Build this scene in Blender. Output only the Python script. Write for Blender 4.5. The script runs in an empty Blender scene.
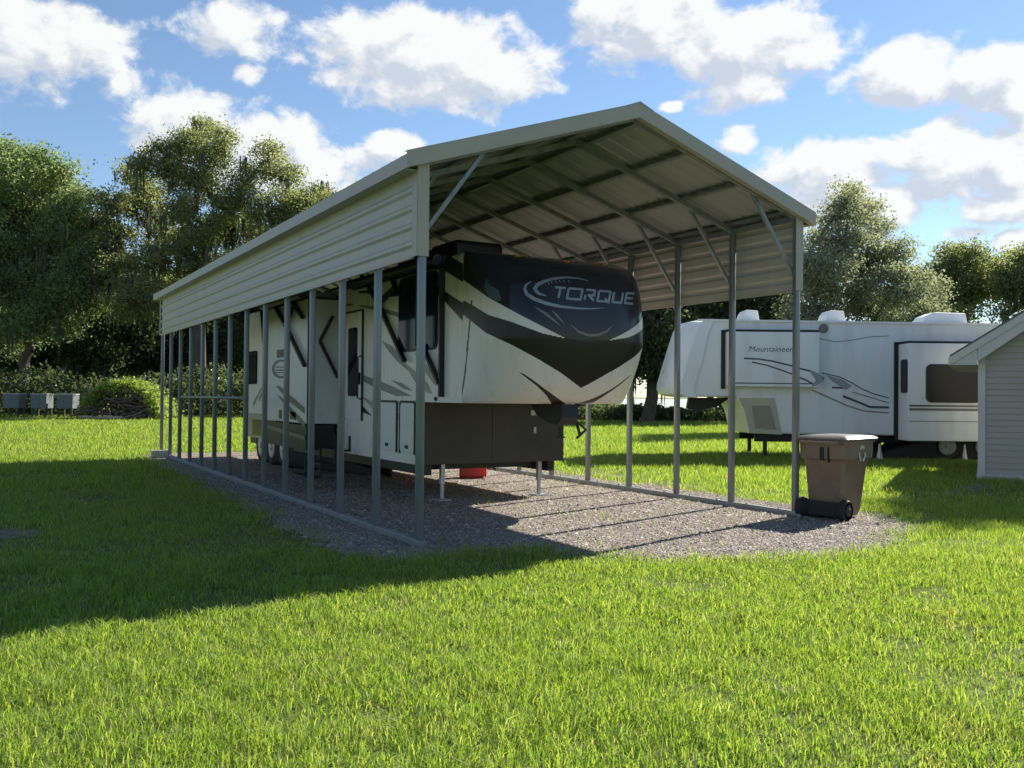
import bpy, bmesh, math, random
import numpy as np
from mathutils import Vector, Matrix
from mathutils.bvhtree import BVHTree

random.seed(7)
rng = np.random.default_rng(7)
scene = bpy.context.scene
C = scene.collection

# ------------------------------------------------------------------ camera
F, YAW, PITCH, ROLL = 922.7083, .5221, .0128, .0093
CAM = np.array([-3.9786, -8.8331, 1.5815])
_f = np.array([math.sin(YAW)*math.cos(PITCH), math.cos(YAW)*math.cos(PITCH), math.sin(PITCH)])
_r = np.array([math.cos(YAW), -math.sin(YAW), 0.0])
_u = np.cross(_r, _f)
RGT = _r*math.cos(ROLL)+_u*math.sin(ROLL)
UPV = -_r*math.sin(ROLL)+_u*math.cos(ROLL)
FWD = _f
cd = bpy.data.cameras.new('camera'); cam = bpy.data.objects.new('camera', cd); C.objects.link(cam)
cd.sensor_width = 36; cd.lens = F*36/1024; cd.clip_end = 6000; cd.clip_start = .05
cam.matrix_world = Matrix(((RGT[0], UPV[0], -FWD[0], CAM[0]), (RGT[1], UPV[1], -FWD[1], CAM[1]),
                           (RGT[2], UPV[2], -FWD[2], CAM[2]), (0, 0, 0, 1)))
scene.camera = cam

# sight lines measured on the photograph -> points on real planes
def ray(x, y): return FWD+RGT*(x-512)/F-UPV*(y-384)/F
def on_ground(x, y, z=0.):
    d = ray(x, y); return CAM+d*(z-CAM[2])/d[2]
def on_x(x, y, X):
    d = ray(x, y); return CAM+d*(X-CAM[0])/d[0]
def at_depth(x, y, Z):
    d = ray(x, y); return CAM+d*Z
def on_plane(x, y, P, n):
    d = ray(x, y); return CAM+d*(((P-CAM)@n)/(d@n))
def project(P):
    d = np.asarray(P)-CAM; z = d@FWD
    return np.stack([512+F*(d@RGT)/z, 384-F*(d@UPV)/z], -1)
def inside(poly, pts):
    poly = np.asarray(poly, float); x, y = pts[:, 0], pts[:, 1]
    r = np.zeros(len(pts), bool); j = len(poly)-1
    for i in range(len(poly)):
        xi, yi = poly[i]; xj, yj = poly[j]
        c = ((yi > y) != (yj > y)) & (x < (xj-xi)*(y-yi)/((yj-yi) if yj != yi else 1e-9)+xi)
        r ^= c; j = i
    return r

# ------------------------------------------------------------------ materials
def new_mat(name):
    m = bpy.data.materials.new(name); m.use_nodes = True
    nt = m.node_tree; nt.nodes.clear()
    out = nt.nodes.new('ShaderNodeOutputMaterial')
    return m, nt, out
def node(nt, t, **kw):
    n = nt.nodes.new(t)
    for k, v in kw.items():
        if k.startswith('i_'):
            key = k[2:]; key = int(key) if key.isdigit() else key
            n.inputs[key].default_value = v
        else: setattr(n, k, v)
    return n
def rgba(c): return (c[0], c[1], c[2], 1)
def ramp(nt, fac, stops):
    r = node(nt, 'ShaderNodeValToRGB'); e = r.color_ramp.elements
    while len(e) < len(stops): e.new(.5)
    for i, (p, c) in enumerate(stops): e[i].position = p; e[i].color = rgba(c)
    nt.links.new(fac, r.inputs[0]); return r.outputs[0]
def noise(nt, scale, detail=4, rough=.55, vec=None, dist=0.):
    n = node(nt, 'ShaderNodeTexNoise'); n.inputs['Scale'].default_value = scale
    n.inputs['Detail'].default_value = detail; n.inputs['Roughness'].default_value = rough
    n.inputs['Distortion'].default_value = dist
    if vec is None:
        tc = node(nt, 'ShaderNodeTexCoord'); vec = tc.outputs['Object']
    nt.links.new(vec, n.inputs['Vector']); return n.outputs['Fac']
def paint(name, col, rough=.5, metal=0., var=.12, scale=3., bump=.02, bscale=40., spec=.5, streak=False, dirt=None):
    m, nt, out = new_mat(name)
    b = node(nt, 'ShaderNodeBsdfPrincipled'); b.inputs['Roughness'].default_value = rough
    b.inputs['Metallic'].default_value = metal; b.inputs['Specular IOR Level'].default_value = spec
    vec = None
    if streak:
        tc = node(nt, 'ShaderNodeTexCoord'); mp = node(nt, 'ShaderNodeMapping')
        mp.inputs['Scale'].default_value = (3, 3, .35); nt.links.new(tc.outputs['Object'], mp.inputs[0]); vec = mp.outputs[0]
    f = noise(nt, scale, 6, .6, vec)
    d = dirt or tuple(c*(1-var*1.6) for c in col)
    l = tuple(min(1, c*(1+var*.5)) for c in col)
    col_o = ramp(nt, f, [(.3, d), (.52, col), (.75, l)])
    nt.links.new(col_o, b.inputs['Base Color'])
    f2 = noise(nt, bscale, 3)
    mr = node(nt, 'ShaderNodeMapRange'); mr.inputs[3].default_value = max(0, rough-.1); mr.inputs[4].default_value = min(1, rough+.12)
    nt.links.new(f, mr.inputs[0]); nt.links.new(mr.outputs[0], b.inputs['Roughness'])
    if bump:
        bp = node(nt, 'ShaderNodeBump'); bp.inputs['Strength'].default_value = bump*5; bp.inputs['Distance'].default_value = .01
        nt.links.new(f2, bp.inputs['Height']); nt.links.new(bp.outputs[0], b.inputs['Normal'])
    nt.links.new(b.outputs[0], out.inputs[0]); return m
def foliage(name, dark, mid, light, trans=.35, scale=.5, gloss=.35, spec=.3):
    m, nt, out = new_mat(name)
    geo = node(nt, 'ShaderNodeNewGeometry')
    n1 = noise(nt, scale, 3)
    mx = node(nt, 'ShaderNodeMath', operation='MULTIPLY_ADD'); mx.inputs[1].default_value = .3
    nt.links.new(geo.outputs['Random Per Island'], mx.inputs[0])
    sc = node(nt, 'ShaderNodeMath', operation='MULTIPLY'); sc.inputs[1].default_value = .75
    nt.links.new(n1, sc.inputs[0]); nt.links.new(sc.outputs[0], mx.inputs[2])
    col = ramp(nt, mx.outputs[0], [(.15, dark), (.5, mid), (.85, light)])
    b = node(nt, 'ShaderNodeBsdfPrincipled'); b.inputs['Roughness'].default_value = .5
    b.inputs['Specular IOR Level'].default_value = spec*.5; b.inputs['Roughness'].default_value = .65
    nt.links.new(col, b.inputs['Base Color'])
    t = node(nt, 'ShaderNodeBsdfTranslucent')
    hs = node(nt, 'ShaderNodeMix', data_type='RGBA', blend_type='MULTIPLY'); hs.inputs[0].default_value = 1
    nt.links.new(col, hs.inputs[6]); hs.inputs[7].default_value = (1.55, 1.5, .85, 1)
    nt.links.new(hs.outputs[2], t.inputs[0])
    ms = node(nt, 'ShaderNodeMixShader'); ms.inputs[0].default_value = trans
    nt.links.new(b.outputs[0], ms.inputs[1]); nt.links.new(t.outputs[0], ms.inputs[2])
    nt.links.new(ms.outputs[0], out.inputs[0]); return m

M = {}
M['galv'] = paint('galvanised_steel', (.23, .25, .255), .45, .35, .2, 2.5, .01, streak=True)
M['beige'] = paint('beige_sheet_metal', (.43, .395, .345), .42, 0, .08, 1.2, .006, 15, streak=True)
M['trim'] = paint('tan_trim_metal', (.40, .36, .30), .42, 0, .07, 1.5, .006, 15)
M['roofmetal'] = paint('roof_sheet_metal', (.34, .35, .36), .4, 0, .09, .8, .006, 12)
M['rv'] = paint('cream_gelcoat', (.72, .665, .605), .28, 0, .06, 1.2, .004, 6, streak=True)
M['rvgrey'] = paint('pale_grey_gelcoat', (.60, .60, .59), .3, 0, .06, 1.5, .004, 6)
M['navy'] = paint('navy_gelcoat', (.026, .028, .036), .17, 0, .25, 1.2, .003, 5, spec=.35)
M['black'] = paint('black_gelcoat', (.017, .015, .013), .3, 0, .25, 2, .004, 8, spec=.3)
M['brownblack'] = paint('dark_brown_panel', (.040, .033, .026), .45, 0, .3, 1.6, .01, 20)
M['silver'] = paint('silver_vinyl', (.27, .30, .33), .3, .2, .2, 6, 0)
M['grey_vinyl'] = paint('grey_vinyl', (.17, .17, .165), .35, 0, .12, 3, 0)
M['darkvinyl'] = paint('dark_blue_grey_vinyl', (.075, .09, .105), .35, 0, .12, 3, 0)
M['bluevinyl'] = paint('blue_grey_vinyl', (.30, .34, .37), .35, 0, .12, 3, 0)
M['taupe'] = paint('taupe_vinyl', (.30, .27, .21), .35, 0, .12, 3, 0)
M['rubber'] = paint('black_rubber', (.018, .018, .019), .75, 0, .3, 10, .04, 60)
M['darkmetal'] = paint('black_painted_steel', (.011, .011, .012), .45, .1, .3, 5, .02, 40)
M['steel'] = paint('bare_steel', (.45, .45, .44), .4, .7, .15, 6, .01, 40)
M['white'] = paint('white_fibreglass', (.79, .81, .81), .32, 0, .06, .8, .004, 6, streak=True, dirt=(.69, .70, .68))
M['whitecap'] = paint('white_moulded_cap', (.80, .82, .83), .28, 0, .05, .8, .003, 5)
M['cream'] = paint('yellowed_fibreglass', (.50, .48, .36), .4, 0, .1, 1.5, .006, 8)
M['acwhite'] = paint('white_plastic_shroud', (.75, .76, .76), .5, 0, .08, 3, .01, 20)
M['bin'] = paint('brown_bin_plastic', (.20, .135, .095), .55, 0, .12, 4, .01, 60)
M['binlid'] = paint('brown_lid_plastic', (.14, .105, .08), .38, 0, .12, 4, .008, 40)
M['emblem'] = paint('pale_bin_print', (.55, .53, .5), .6, 0, .3, 30, 0)
M['siding'] = paint('vinyl_siding', (.36, .335, .29), .55, 0, .06, .8, .01, 30)
M['shedtrim'] = paint('white_shed_trim', (.52, .51, .485), .5, 0, .07, 2, .008, 30)
M['shingle'] = paint('grey_shingle', (.14, .135, .13), .9, 0, .3, 12, .06, 30)
M['amber'] = paint('amber_lens', (.45, .16, .02), .2, 0, .1, 6, 0)
M['red'] = paint('red_plastic', (.55, .03, .03), .4, 0, .15, 4, .01, 30)
M['bark'] = paint('bark', (.10, .078, .058), .9, 0, .45, 5, .12, 8, streak=True)
M['concrete'] = paint('pale_concrete', (.5, .48, .44), .9, 0, .2, 8, .05, 40)
M['boxpaint'] = paint('shaded_box_paint', (.15, .17, .165), .7, 0, .15, 4, .02, 20)  # pale boxes, colour darkened to carry the shade at the wood's edge
M['debris'] = paint('dead_brush', (.17, .12, .105), .9, 0, .4, 5, .1, 12)
M['cutwood'] = paint('cut_wood', (.55, .43, .25), .8, 0, .25, 6, .06, 20)
def glass_mat(name, col, rough=.05):
    m, nt, out = new_mat(name); b = node(nt, 'ShaderNodeBsdfPrincipled')
    b.inputs['Roughness'].default_value = rough; b.inputs['Specular IOR Level'].default_value = .12
    f = noise(nt, 1.5, 2); nt.links.new(ramp(nt, f, [(.3, tuple(c*.7 for c in col)), (.7, col)]), b.inputs['Base Color'])
    nt.links.new(b.outputs[0], out.inputs[0]); return m
M['glass'] = glass_mat('tinted_glass', (.008, .013, .023), .07)
M['leaf_oak'] = foliage('oak_leaves', (.10, .125, .062), (.20, .23, .125), (.32, .33, .21), .58, .35)
M['leaf_bright'] = foliage('bright_leaves', (.085, .135, .072), (.17, .24, .125), (.29, .35, .21), .58, .35)
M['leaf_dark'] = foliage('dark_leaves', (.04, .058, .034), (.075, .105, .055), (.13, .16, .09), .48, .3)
M['leaf_grey'] = foliage('grey_green_needles', (.13, .15, .12), (.22, .245, .20), (.34, .36, .30), .52, .4)
M['leaf_vine'] = foliage('vine_leaves', (.14, .19, .05), (.25, .33, .085), (.38, .44, .14), .5, .5)
M['moss'] = foliage('hanging_moss', (.06, .07, .055), (.10, .115, .09), (.16, .175, .14), .25, .5, spec=.1)

# ------------------------------------------------------------------ object helpers
def tag(o, label=None, cat=None, group=None, kind=None):
    if label: o['label'] = label
    if cat: o['category'] = cat
    if group: o['group'] = group
    if kind: o['kind'] = kind
    return o
def thing(name, label, cat, loc, group=None):
    o = bpy.data.objects.new(name, None); C.objects.link(o); o.location = loc; o.empty_display_size = .3
    return tag(o, label, cat, group)
def np_mesh(name, V, sizes, idx, mats, mi=None, smooth=False):
    me = bpy.data.meshes.new(name); V = np.asarray(V, np.float32)
    me.vertices.add(len(V)); me.vertices.foreach_set('co', V.ravel())
    sizes = np.asarray(sizes, np.int32); idx = np.asarray(idx, np.int32)
    me.loops.add(len(idx)); me.loops.foreach_set('vertex_index', idx)
    me.polygons.add(len(sizes))
    st = np.zeros(len(sizes), np.int32); st[1:] = np.cumsum(sizes)[:-1]
    me.polygons.foreach_set('loop_start', st)
    for m in mats: me.materials.append(m)
    if mi is not None: me.polygons.foreach_set('material_index', np.asarray(mi, np.int32))
    if smooth: me.polygons.foreach_set('use_smooth', np.ones(len(sizes), bool))
    me.update(calc_edges=True); me.validate()
    return me
def link(name, me, parent=None, loc=None):
    o = bpy.data.objects.new(name, me); C.objects.link(o)
    if parent is not None: o.parent = parent
    if loc is not None: o.location = loc
    return o
class MB:
    """collects faces of one mesh object (world coordinates)"""
    def __init__(s): s.v = []; s.f = []; s.m = []; s.sm = []
    def add(s, vs, fs, m=0, smooth=False):
        b = len(s.v); s.v += [tuple(map(float, p)) for p in vs]
        for f in fs: s.f.append([b+i for i in f]); s.m.append(m); s.sm.append(smooth)
    def hexa(s, P, m=0):
        s.add(P, [(0, 3, 2, 1), (4, 5, 6, 7), (0, 1, 5, 4), (1, 2, 6, 5), (2, 3, 7, 6), (3, 0, 4, 7)], m)
    def box(s, a, b, m=0):
        x0, y0, z0 = a; x1, y1, z1 = b
        s.hexa([(x0, y0, z0), (x1, y0, z0), (x1, y1, z0), (x0, y1, z0), (x0, y0, z1), (x1, y0, z1), (x1, y1, z1), (x0, y1, z1)], m)
    def obox(s, c, ax, h, m=0):
        c = np.array(c, float); X, Y, Z = [np.array(a, float)*k for a, k in zip(ax, h)]
        s.hexa([c-X-Y-Z, c+X-Y-Z, c+X+Y-Z, c-X+Y-Z, c-X-Y+Z, c+X-Y+Z, c+X+Y+Z, c-X+Y+Z], m)
    def beam(s, p, q, w, h, up=(0, 0, 1), m=0):
        p = np.array(p, float); q = np.array(q, float); d = q-p; L = np.linalg.norm(d); d /= L
        x = np.cross(d, np.array(up, float)); x /= np.linalg.norm(x); z = np.cross(x, d)
        s.obox((p+q)/2, (x, d, z), (w/2, L/2, h/2), m)
    def prism(s, poly, org, ax, ay, n, depth, m=0, smooth=False):
        """polygon in (ax, ay) at org, extruded along n"""
        org = np.array(org, float); ax = np.array(ax, float); ay = np.array(ay, float); n = np.array(n, float)
        A = [org+ax*a+ay*b for a, b in poly]; B = [p+n*depth for p in A]; k = len(A)
        area = sum(poly[i][0]*poly[(i+1) % k][1]-poly[(i+1) % k][0]*poly[i][1] for i in range(k))
        if (np.cross(ax, ay)@n)*area*depth < 0: A.reverse(); B.reverse()
        s.add(A+B, [list(range(k))[::-1], list(range(k, 2*k))], m)
        s.add(A+B, [(i, (i+1) % k, k+(i+1) % k, k+i) for i in range(k)], m, smooth)
    def tube(s, pts, rad, n=8, m=0, caps=True, smooth=True):
        pts = [np.array(p, float) for p in pts]
        if not hasattr(rad, '__len__'): rad = [rad]*len(pts)
        V = []; up = np.array([0.13, .21, 1.]) if abs((pts[-1]-pts[0])[2]) < .8*np.linalg.norm(pts[-1]-pts[0])+1e-9 else np.array([1., .2, .1])
        for i, p in enumerate(pts):
            d = pts[min(i+1, len(pts)-1)]-pts[max(i-1, 0)]; d = d/(np.linalg.norm(d)+1e-12)
            x = np.cross(d, up); x /= np.linalg.norm(x); y = np.cross(d, x)
            for k in range(n):
                a = 2*math.pi*k/n; V.append(p+(x*math.cos(a)+y*math.sin(a))*rad[i])
        Fs = [(i*n+k, i*n+(k+1) % n, (i+1)*n+(k+1) % n, (i+1)*n+k) for i in range(len(pts)-1) for k in range(n)]
        s.add(V, Fs, m, smooth)
        if caps: s.add(V[:n]+V[-n:], [list(range(n))[::-1], list(range(n, 2*n))], m)
    def lathe(s, c, axis, prof, n=24, m=0):
        """prof: (distance along axis, radius)"""
        c = np.array(c, float); a = np.array(axis, float); a /= np.linalg.norm(a)
        s.tube([c+a*t for t, r in prof], [max(r, 1e-3) for t, r in prof], n, m)
    def build(s, name, mats, parent=None, bevel=0., bseg=2, auto=True):
        if not isinstance(mats, (list, tuple)): mats = [mats]
        o0 = np.array(parent.location) if parent is not None else np.zeros(3)
        if parent is not None and parent.parent is not None: o0 = np.array(parent.parent.location)
        V = np.array(s.v)-o0
        me = np_mesh(name, V, [len(f) for f in s.f], [i for f in s.f for i in f], mats, s.m)
        me.polygons.foreach_set('use_smooth', np.array(s.sm, bool))
        bm = bmesh.new(); bm.from_mesh(me); bmesh.ops.remove_doubles(bm, verts=bm.verts, dist=1e-5)
        bmesh.ops.recalc_face_normals(bm, faces=bm.faces)
        for e in bm.edges:
            if len(e.link_faces) == 2 and e.calc_face_angle(0) > .6: e.smooth = False
        bm.to_mesh(me); bm.free()
        o = link(name, me, parent)
        if bevel:
            b = o.modifiers.new('bevel', 'BEVEL'); b.width = bevel; b.segments = bseg; b.limit_method = 'ANGLE'; b.angle_limit = .6
            b.harden_normals = False
        return o
def rrect(x0, y0, x1, y1, r, k=4):
    P = []
    for cx, cy, a0 in ((x1-r, y1-r, 0), (x0+r, y1-r, 90), (x0+r, y0+r, 180), (x1-r, y0+r, 270)):
        for i in range(k+1):
            a = math.radians(a0+90*i/k); P.append((cx+r*math.cos(a), cy+r*math.sin(a)))
    return P
def text_mb(mb, txt, org, ax, ay, n, size, depth, m=0, shear=0., width=None):
    cu = bpy.data.curves.new('t', 'FONT'); cu.body = txt; cu.size = size; cu.shear = shear; cu.resolution_u = 3
    ob = bpy.data.objects.new('t', cu); C.objects.link(ob)
    dg = bpy.context.evaluated_depsgraph_get(); me = bpy.data.meshes.new_from_object(ob.evaluated_get(dg))
    bpy.data.objects.remove(ob); bpy.data.curves.remove(cu)
    xs = [v.co.x for v in me.vertices]; k = width/(max(xs)-min(xs)) if width else 1
    org = np.array(org, float); ax = np.array(ax, float); ay = np.array(ay, float); n = np.array(n, float)
    V = [org+ax*v.co.x*k+ay*v.co.y+n*depth for v in me.vertices]
    mb.add(V, [list(p.vertices) for p in me.polygons], m); bpy.data.meshes.remove(me)

# ------------------------------------------------------------------ sun and sky
SUN_DIR = np.array([.958*math.cos(math.radians(35)), .287*math.cos(math.radians(35)), math.sin(math.radians(35))])
sl = bpy.data.lights.new('sun', 'SUN'); sl.energy = 4.3; sl.angle = math.radians(.55); sl.color = (1, .95, .86)
so = bpy.data.objects.new('sun', sl); C.objects.link(so)
so.rotation_euler = Vector(SUN_DIR).to_track_quat('Z', 'Y').to_euler()
so.location = tuple(SUN_DIR*60)
w = bpy.data.worlds.new('World'); scene.world = w; w.use_nodes = True
nt = w.node_tree; nt.nodes.clear()
wo = node(nt, 'ShaderNodeOutputWorld'); bg = node(nt, 'ShaderNodeBackground')
sky = node(nt, 'ShaderNodeTexSky', sky_type='NISHITA'); sky.sun_disc = False
sky.sun_elevation = math.radians(35); sky.sun_rotation = math.atan2(SUN_DIR[0], SUN_DIR[1])
sky.air_density = 1.0; sky.dust_density = .05; sky.ozone_density = 3.0
SKY_STRENGTH = .063
bg.inputs[1].default_value = SKY_STRENGTH
# clouds: azimuth / elevation of every view direction, soft cumulus masses at fixed compass directions
grp = bpy.data.node_groups.new('cloud_field', 'ShaderNodeTree')
grp.interface.new_socket('Vector', in_out='INPUT', socket_type='NodeSocketVector')
grp.interface.new_socket('Density', in_out='OUTPUT', socket_type='NodeSocketFloat')
gi = node(grp, 'NodeGroupInput'); go = node(grp, 'NodeGroupOutput')
def dir_ae(x, y):
    d = ray(x, y); d = d/np.linalg.norm(d); return math.atan2(d[0], d[1]), math.asin(d[2])
CL = [  # px, py, rx, ry, strength
 (60, 50, 105, 62, .78), (10, 20, 80, 50, .8), (120, 85, 40, 25, .55), (235, 30, 62, 42, .8), (245, 72, 30, 20, .6), (345, 20, 30, 20, .3),
 (430, 60, 108, 44, 1.15), (500, 78, 45, 30, 1.0), (420, 25, 50, 25, .8), (190, 130, 60, 36, 1.0), (255, 150, 75, 42, 1.05), (325, 175, 55, 38, .95), (395, 145, 34, 18, .85),
 (650, 25, 75, 45, 1.05), (740, 45, 90, 40, 1.15), (740, 85, 55, 26, .95), (800, 55, 50, 26, .95), (735, 143, 24, 16, .95), (672, 106, 18, 9, .6),
 (905, 75, 62, 34, 1.1), (975, 75, 75, 30, 1.1), (1020, 100, 45, 30, 1.0), (880, 95, 40, 20, .8),
 (800, 165, 50, 26, 1.05), (835, 185, 60, 36, 1.15), (880, 205, 45, 34, 1.0), (955, 160, 60, 44, 1.15), (1015, 165, 55, 48, 1.15), (1000, 205, 60, 26, .8),
 (970, 232, 30, 9, .75), (1018, 240, 26, 13, 1.0), (900, 160, 35, 24, .85),
 (-150, 60, 130, 60, 1.), (1250, 120, 160, 70, 1.), (1500, 0, 200, 90, 1.), (-500, -100, 200, 90, 1.), (500, -300, 260, 90, .9), (1000, -350, 200, 90, .9)]
last = None
for px, py, rx, ry, st in CL:
    a, e = dir_ae(px, py); a2, _ = dir_ae(px+rx, py); _, e2 = dir_ae(px, py-ry)
    s1 = node(grp, 'ShaderNodeVectorMath', operation='SUBTRACT'); s1.inputs[1].default_value = (a, e, 0)
    grp.links.new(gi.outputs[0], s1.inputs[0])
    s2 = node(grp, 'ShaderNodeVectorMath', operation='MULTIPLY'); s2.inputs[1].default_value = (1/(a2-a), 1/(e2-e), 0)
    grp.links.new(s1.outputs[0], s2.inputs[0])
    s3 = node(grp, 'ShaderNodeVectorMath', operation='LENGTH'); grp.links.new(s2.outputs[0], s3.inputs[0])
    s4 = node(grp, 'ShaderNodeMath', operation='MULTIPLY_ADD'); s4.inputs[1].default_value = -.75; s4.inputs[2].default_value = .75*st+.10
    grp.links.new(s3.outputs['Value'], s4.inputs[0]); cur = s4.outputs[0]
    if last is None: last = cur
    else:
        mxn = node(grp, 'ShaderNodeMath', operation='SMOOTH_MAX'); mxn.inputs[2].default_value = .15
        grp.links.new(last, mxn.inputs[0]); grp.links.new(cur, mxn.inputs[1]); last = mxn.outputs[0]
mp = node(grp, 'ShaderNodeMapping'); mp.inputs['Scale'].default_value = (1, 1.35, 1); grp.links.new(gi.outputs[0], mp.inputs[0])
nf = node(grp, 'ShaderNodeTexNoise'); nf.inputs['Scale'].default_value = 19; nf.inputs['Detail'].default_value = 8; nf.inputs['Roughness'].default_value = .6; nf.inputs['Distortion'].default_value = .25
grp.links.new(mp.outputs[0], nf.inputs['Vector'])
ad = node(grp, 'ShaderNodeMath', operation='MULTIPLY_ADD'); ad.inputs[1].default_value = 1.9
sb = node(grp, 'ShaderNodeMath', operation='SUBTRACT'); sb.inputs[1].default_value = .5; grp.links.new(nf.outputs['Fac'], sb.inputs[0])
grp.links.new(sb.outputs[0], ad.inputs[0])
cl_ = node(grp, 'ShaderNodeMath', operation='MAXIMUM'); cl_.inputs[1].default_value = -.75; grp.links.new(last, cl_.inputs[0])
grp.links.new(cl_.outputs[0], ad.inputs[2]); grp.links.new(ad.outputs[0], go.inputs[0])
tc = node(nt, 'ShaderNodeTexCoord'); sx = node(nt, 'ShaderNodeSeparateXYZ'); nt.links.new(tc.outputs['Generated'], sx.inputs[0])
at = node(nt, 'ShaderNodeMath', operation='ARCTAN2'); nt.links.new(sx.outputs[0], at.inputs[0]); nt.links.new(sx.outputs[1], at.inputs[1])
asn = node(nt, 'ShaderNodeMath', operation='ARCSINE'); nt.links.new(sx.outputs[2], asn.inputs[0])
cx = node(nt, 'ShaderNodeCombineXYZ'); nt.links.new(at.outputs[0], cx.inputs[0]); nt.links.new(asn.outputs[0], cx.inputs[1])
g1 = node(nt, 'ShaderNodeGroup', node_tree=grp); nt.links.new(cx.outputs[0], g1.inputs[0])
of = node(nt, 'ShaderNodeVectorMath', operation='ADD'); of.inputs[1].default_value = (.013, .019, 0); nt.links.new(cx.outputs[0], of.inputs[0])
g2 = node(nt, 'ShaderNodeGroup', node_tree=grp); nt.links.new(of.outputs[0], g2.inputs[0])
al = node(nt, 'ShaderNodeMapRange', interpolation_type='SMOOTHSTEP'); al.inputs[1].default_value = -.06; al.inputs[2].default_value = .34
nt.links.new(g1.outputs[0], al.inputs[0])
df = node(nt, 'ShaderNodeMath', operation='SUBTRACT'); nt.links.new(g1.outputs[0], df.inputs[0]); nt.links.new(g2.outputs[0], df.inputs[1])
sh = node(nt, 'ShaderNodeMapRange', interpolation_type='SMOOTHSTEP'); sh.inputs[1].default_value = -.34; sh.inputs[2].default_value = .26
nt.links.new(df.outputs[0], sh.inputs[0])
CLOUD_GAIN = .67/SKY_STRENGTH
ccol = node(nt, 'ShaderNodeMix', data_type='RGBA'); nt.links.new(sh.outputs[0], ccol.inputs[0])
ccol.inputs[6].default_value = (.40*CLOUD_GAIN, .44*CLOUD_GAIN, .50*CLOUD_GAIN, 1); ccol.inputs[7].default_value = (.64*CLOUD_GAIN, .64*CLOUD_GAIN, .63*CLOUD_GAIN, 1)
am = node(nt, 'ShaderNodeMath', operation='MULTIPLY'); am.inputs[1].default_value = .95; nt.links.new(al.outputs[0], am.inputs[0])
fin = node(nt, 'ShaderNodeMix', data_type='RGBA'); nt.links.new(am.outputs[0], fin.inputs[0])
nt.links.new(sky.outputs[0], fin.inputs[6]); nt.links.new(ccol.outputs[2], fin.inputs[7])
nt.links.new(fin.outputs[2], bg.inputs[0]); nt.links.new(bg.outputs[0], wo.inputs[0])
vs = scene.view_settings; vs.view_transform = 'Standard'; vs.look = 'None'; vs.exposure = 1.22; vs.gamma = 1

# ------------------------------------------------------------------ value noise for scattering
_lat = rng.random((256, 256))
def vnoise(x, y, s):
    x = np.asarray(x)*s+1000.3; y = np.asarray(y)*s+1000.7
    i = np.floor(x).astype(int); j = np.floor(y).astype(int); u = x-i; v = y-j
    u = u*u*(3-2*u); v = v*v*(3-2*v); L = lambda a, b: _lat[a % 256, b % 256]
    return (L(i, j)*(1-u)+L(i+1, j)*u)*(1-v)+(L(i, j+1)*(1-u)+L(i+1, j+1)*u)*v
def fbm(x, y, s): return .55*vnoise(x, y, s)+.3*vnoise(x, y, s*2.1)+.15*vnoise(x, y, s*4.3)

# ------------------------------------------------------------------ ground
def flat_sheet(name, outline, z, mat, parent=None):
    me = np_mesh(name, [(x, y, z) for x, y in outline], [len(outline)], list(range(len(outline))), [mat])
    o = link(name, me, parent); return tag(o, kind='structure')
m, nt, out = new_mat('lawn_soil')
b = node(nt, 'ShaderNodeBsdfPrincipled'); b.inputs['Roughness'].default_value = .95; b.inputs['Specular IOR Level'].default_value = .1
n1 = noise(nt, .35, 5, .6); n2 = noise(nt, 9, 6, .7)
ca = ramp(nt, n2, [(.25, (.08, .095, .03)), (.5, (.13, .165, .05)), (.75, (.22, .21, .10))])
cb = ramp(nt, n1, [(.35, (.8, .85, .8)), (.65, (1.1, 1.05, 1.0))])
mm = node(nt, 'ShaderNodeMix', data_type='RGBA', blend_type='MULTIPLY'); mm.inputs[0].default_value = 1
nt.links.new(ca, mm.inputs[6]); nt.links.new(cb, mm.inputs[7]); nt.links.new(mm.outputs[2], b.inputs['Base Color'])
bp = node(nt, 'ShaderNodeBump'); bp.inputs['Strength'].default_value = .8; bp.inputs['Distance'].default_value = .05
nt.links.new(n2, bp.inputs['Height']); nt.links.new(bp.outputs[0], b.inputs['Normal']); nt.links.new(b.outputs[0], out.inputs[0])
M['lawn'] = m
flat_sheet('lawn', [(-2500, -2500), (2500, -2500), (2500, 2500), (-2500, 2500)], 0, M['lawn'])
m, nt, out = new_mat('lake_water'); b = node(nt, 'ShaderNodeBsdfPrincipled'); b.inputs['Roughness'].default_value = .12
b.inputs['Base Color'].default_value = (.12, .16, .19, 1); n2 = noise(nt, 1.5, 4); bp = node(nt, 'ShaderNodeBump'); bp.inputs['Strength'].default_value = .25
nt.links.new(n2, bp.inputs['Height']); nt.links.new(bp.outputs[0], b.inputs['Normal']); nt.links.new(b.outputs[0], out.inputs[0]); M['lake'] = m
pA = at_depth(480, 400, 78); pB = at_depth(1150, 400, 78); pC = at_depth(1300, 400, 900); pD = at_depth(380, 400, 900)
flat_sheet('lake', [tuple(p[:2]) for p in (pA, pB, pC, pD)], .006, M['lake'])

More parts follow.
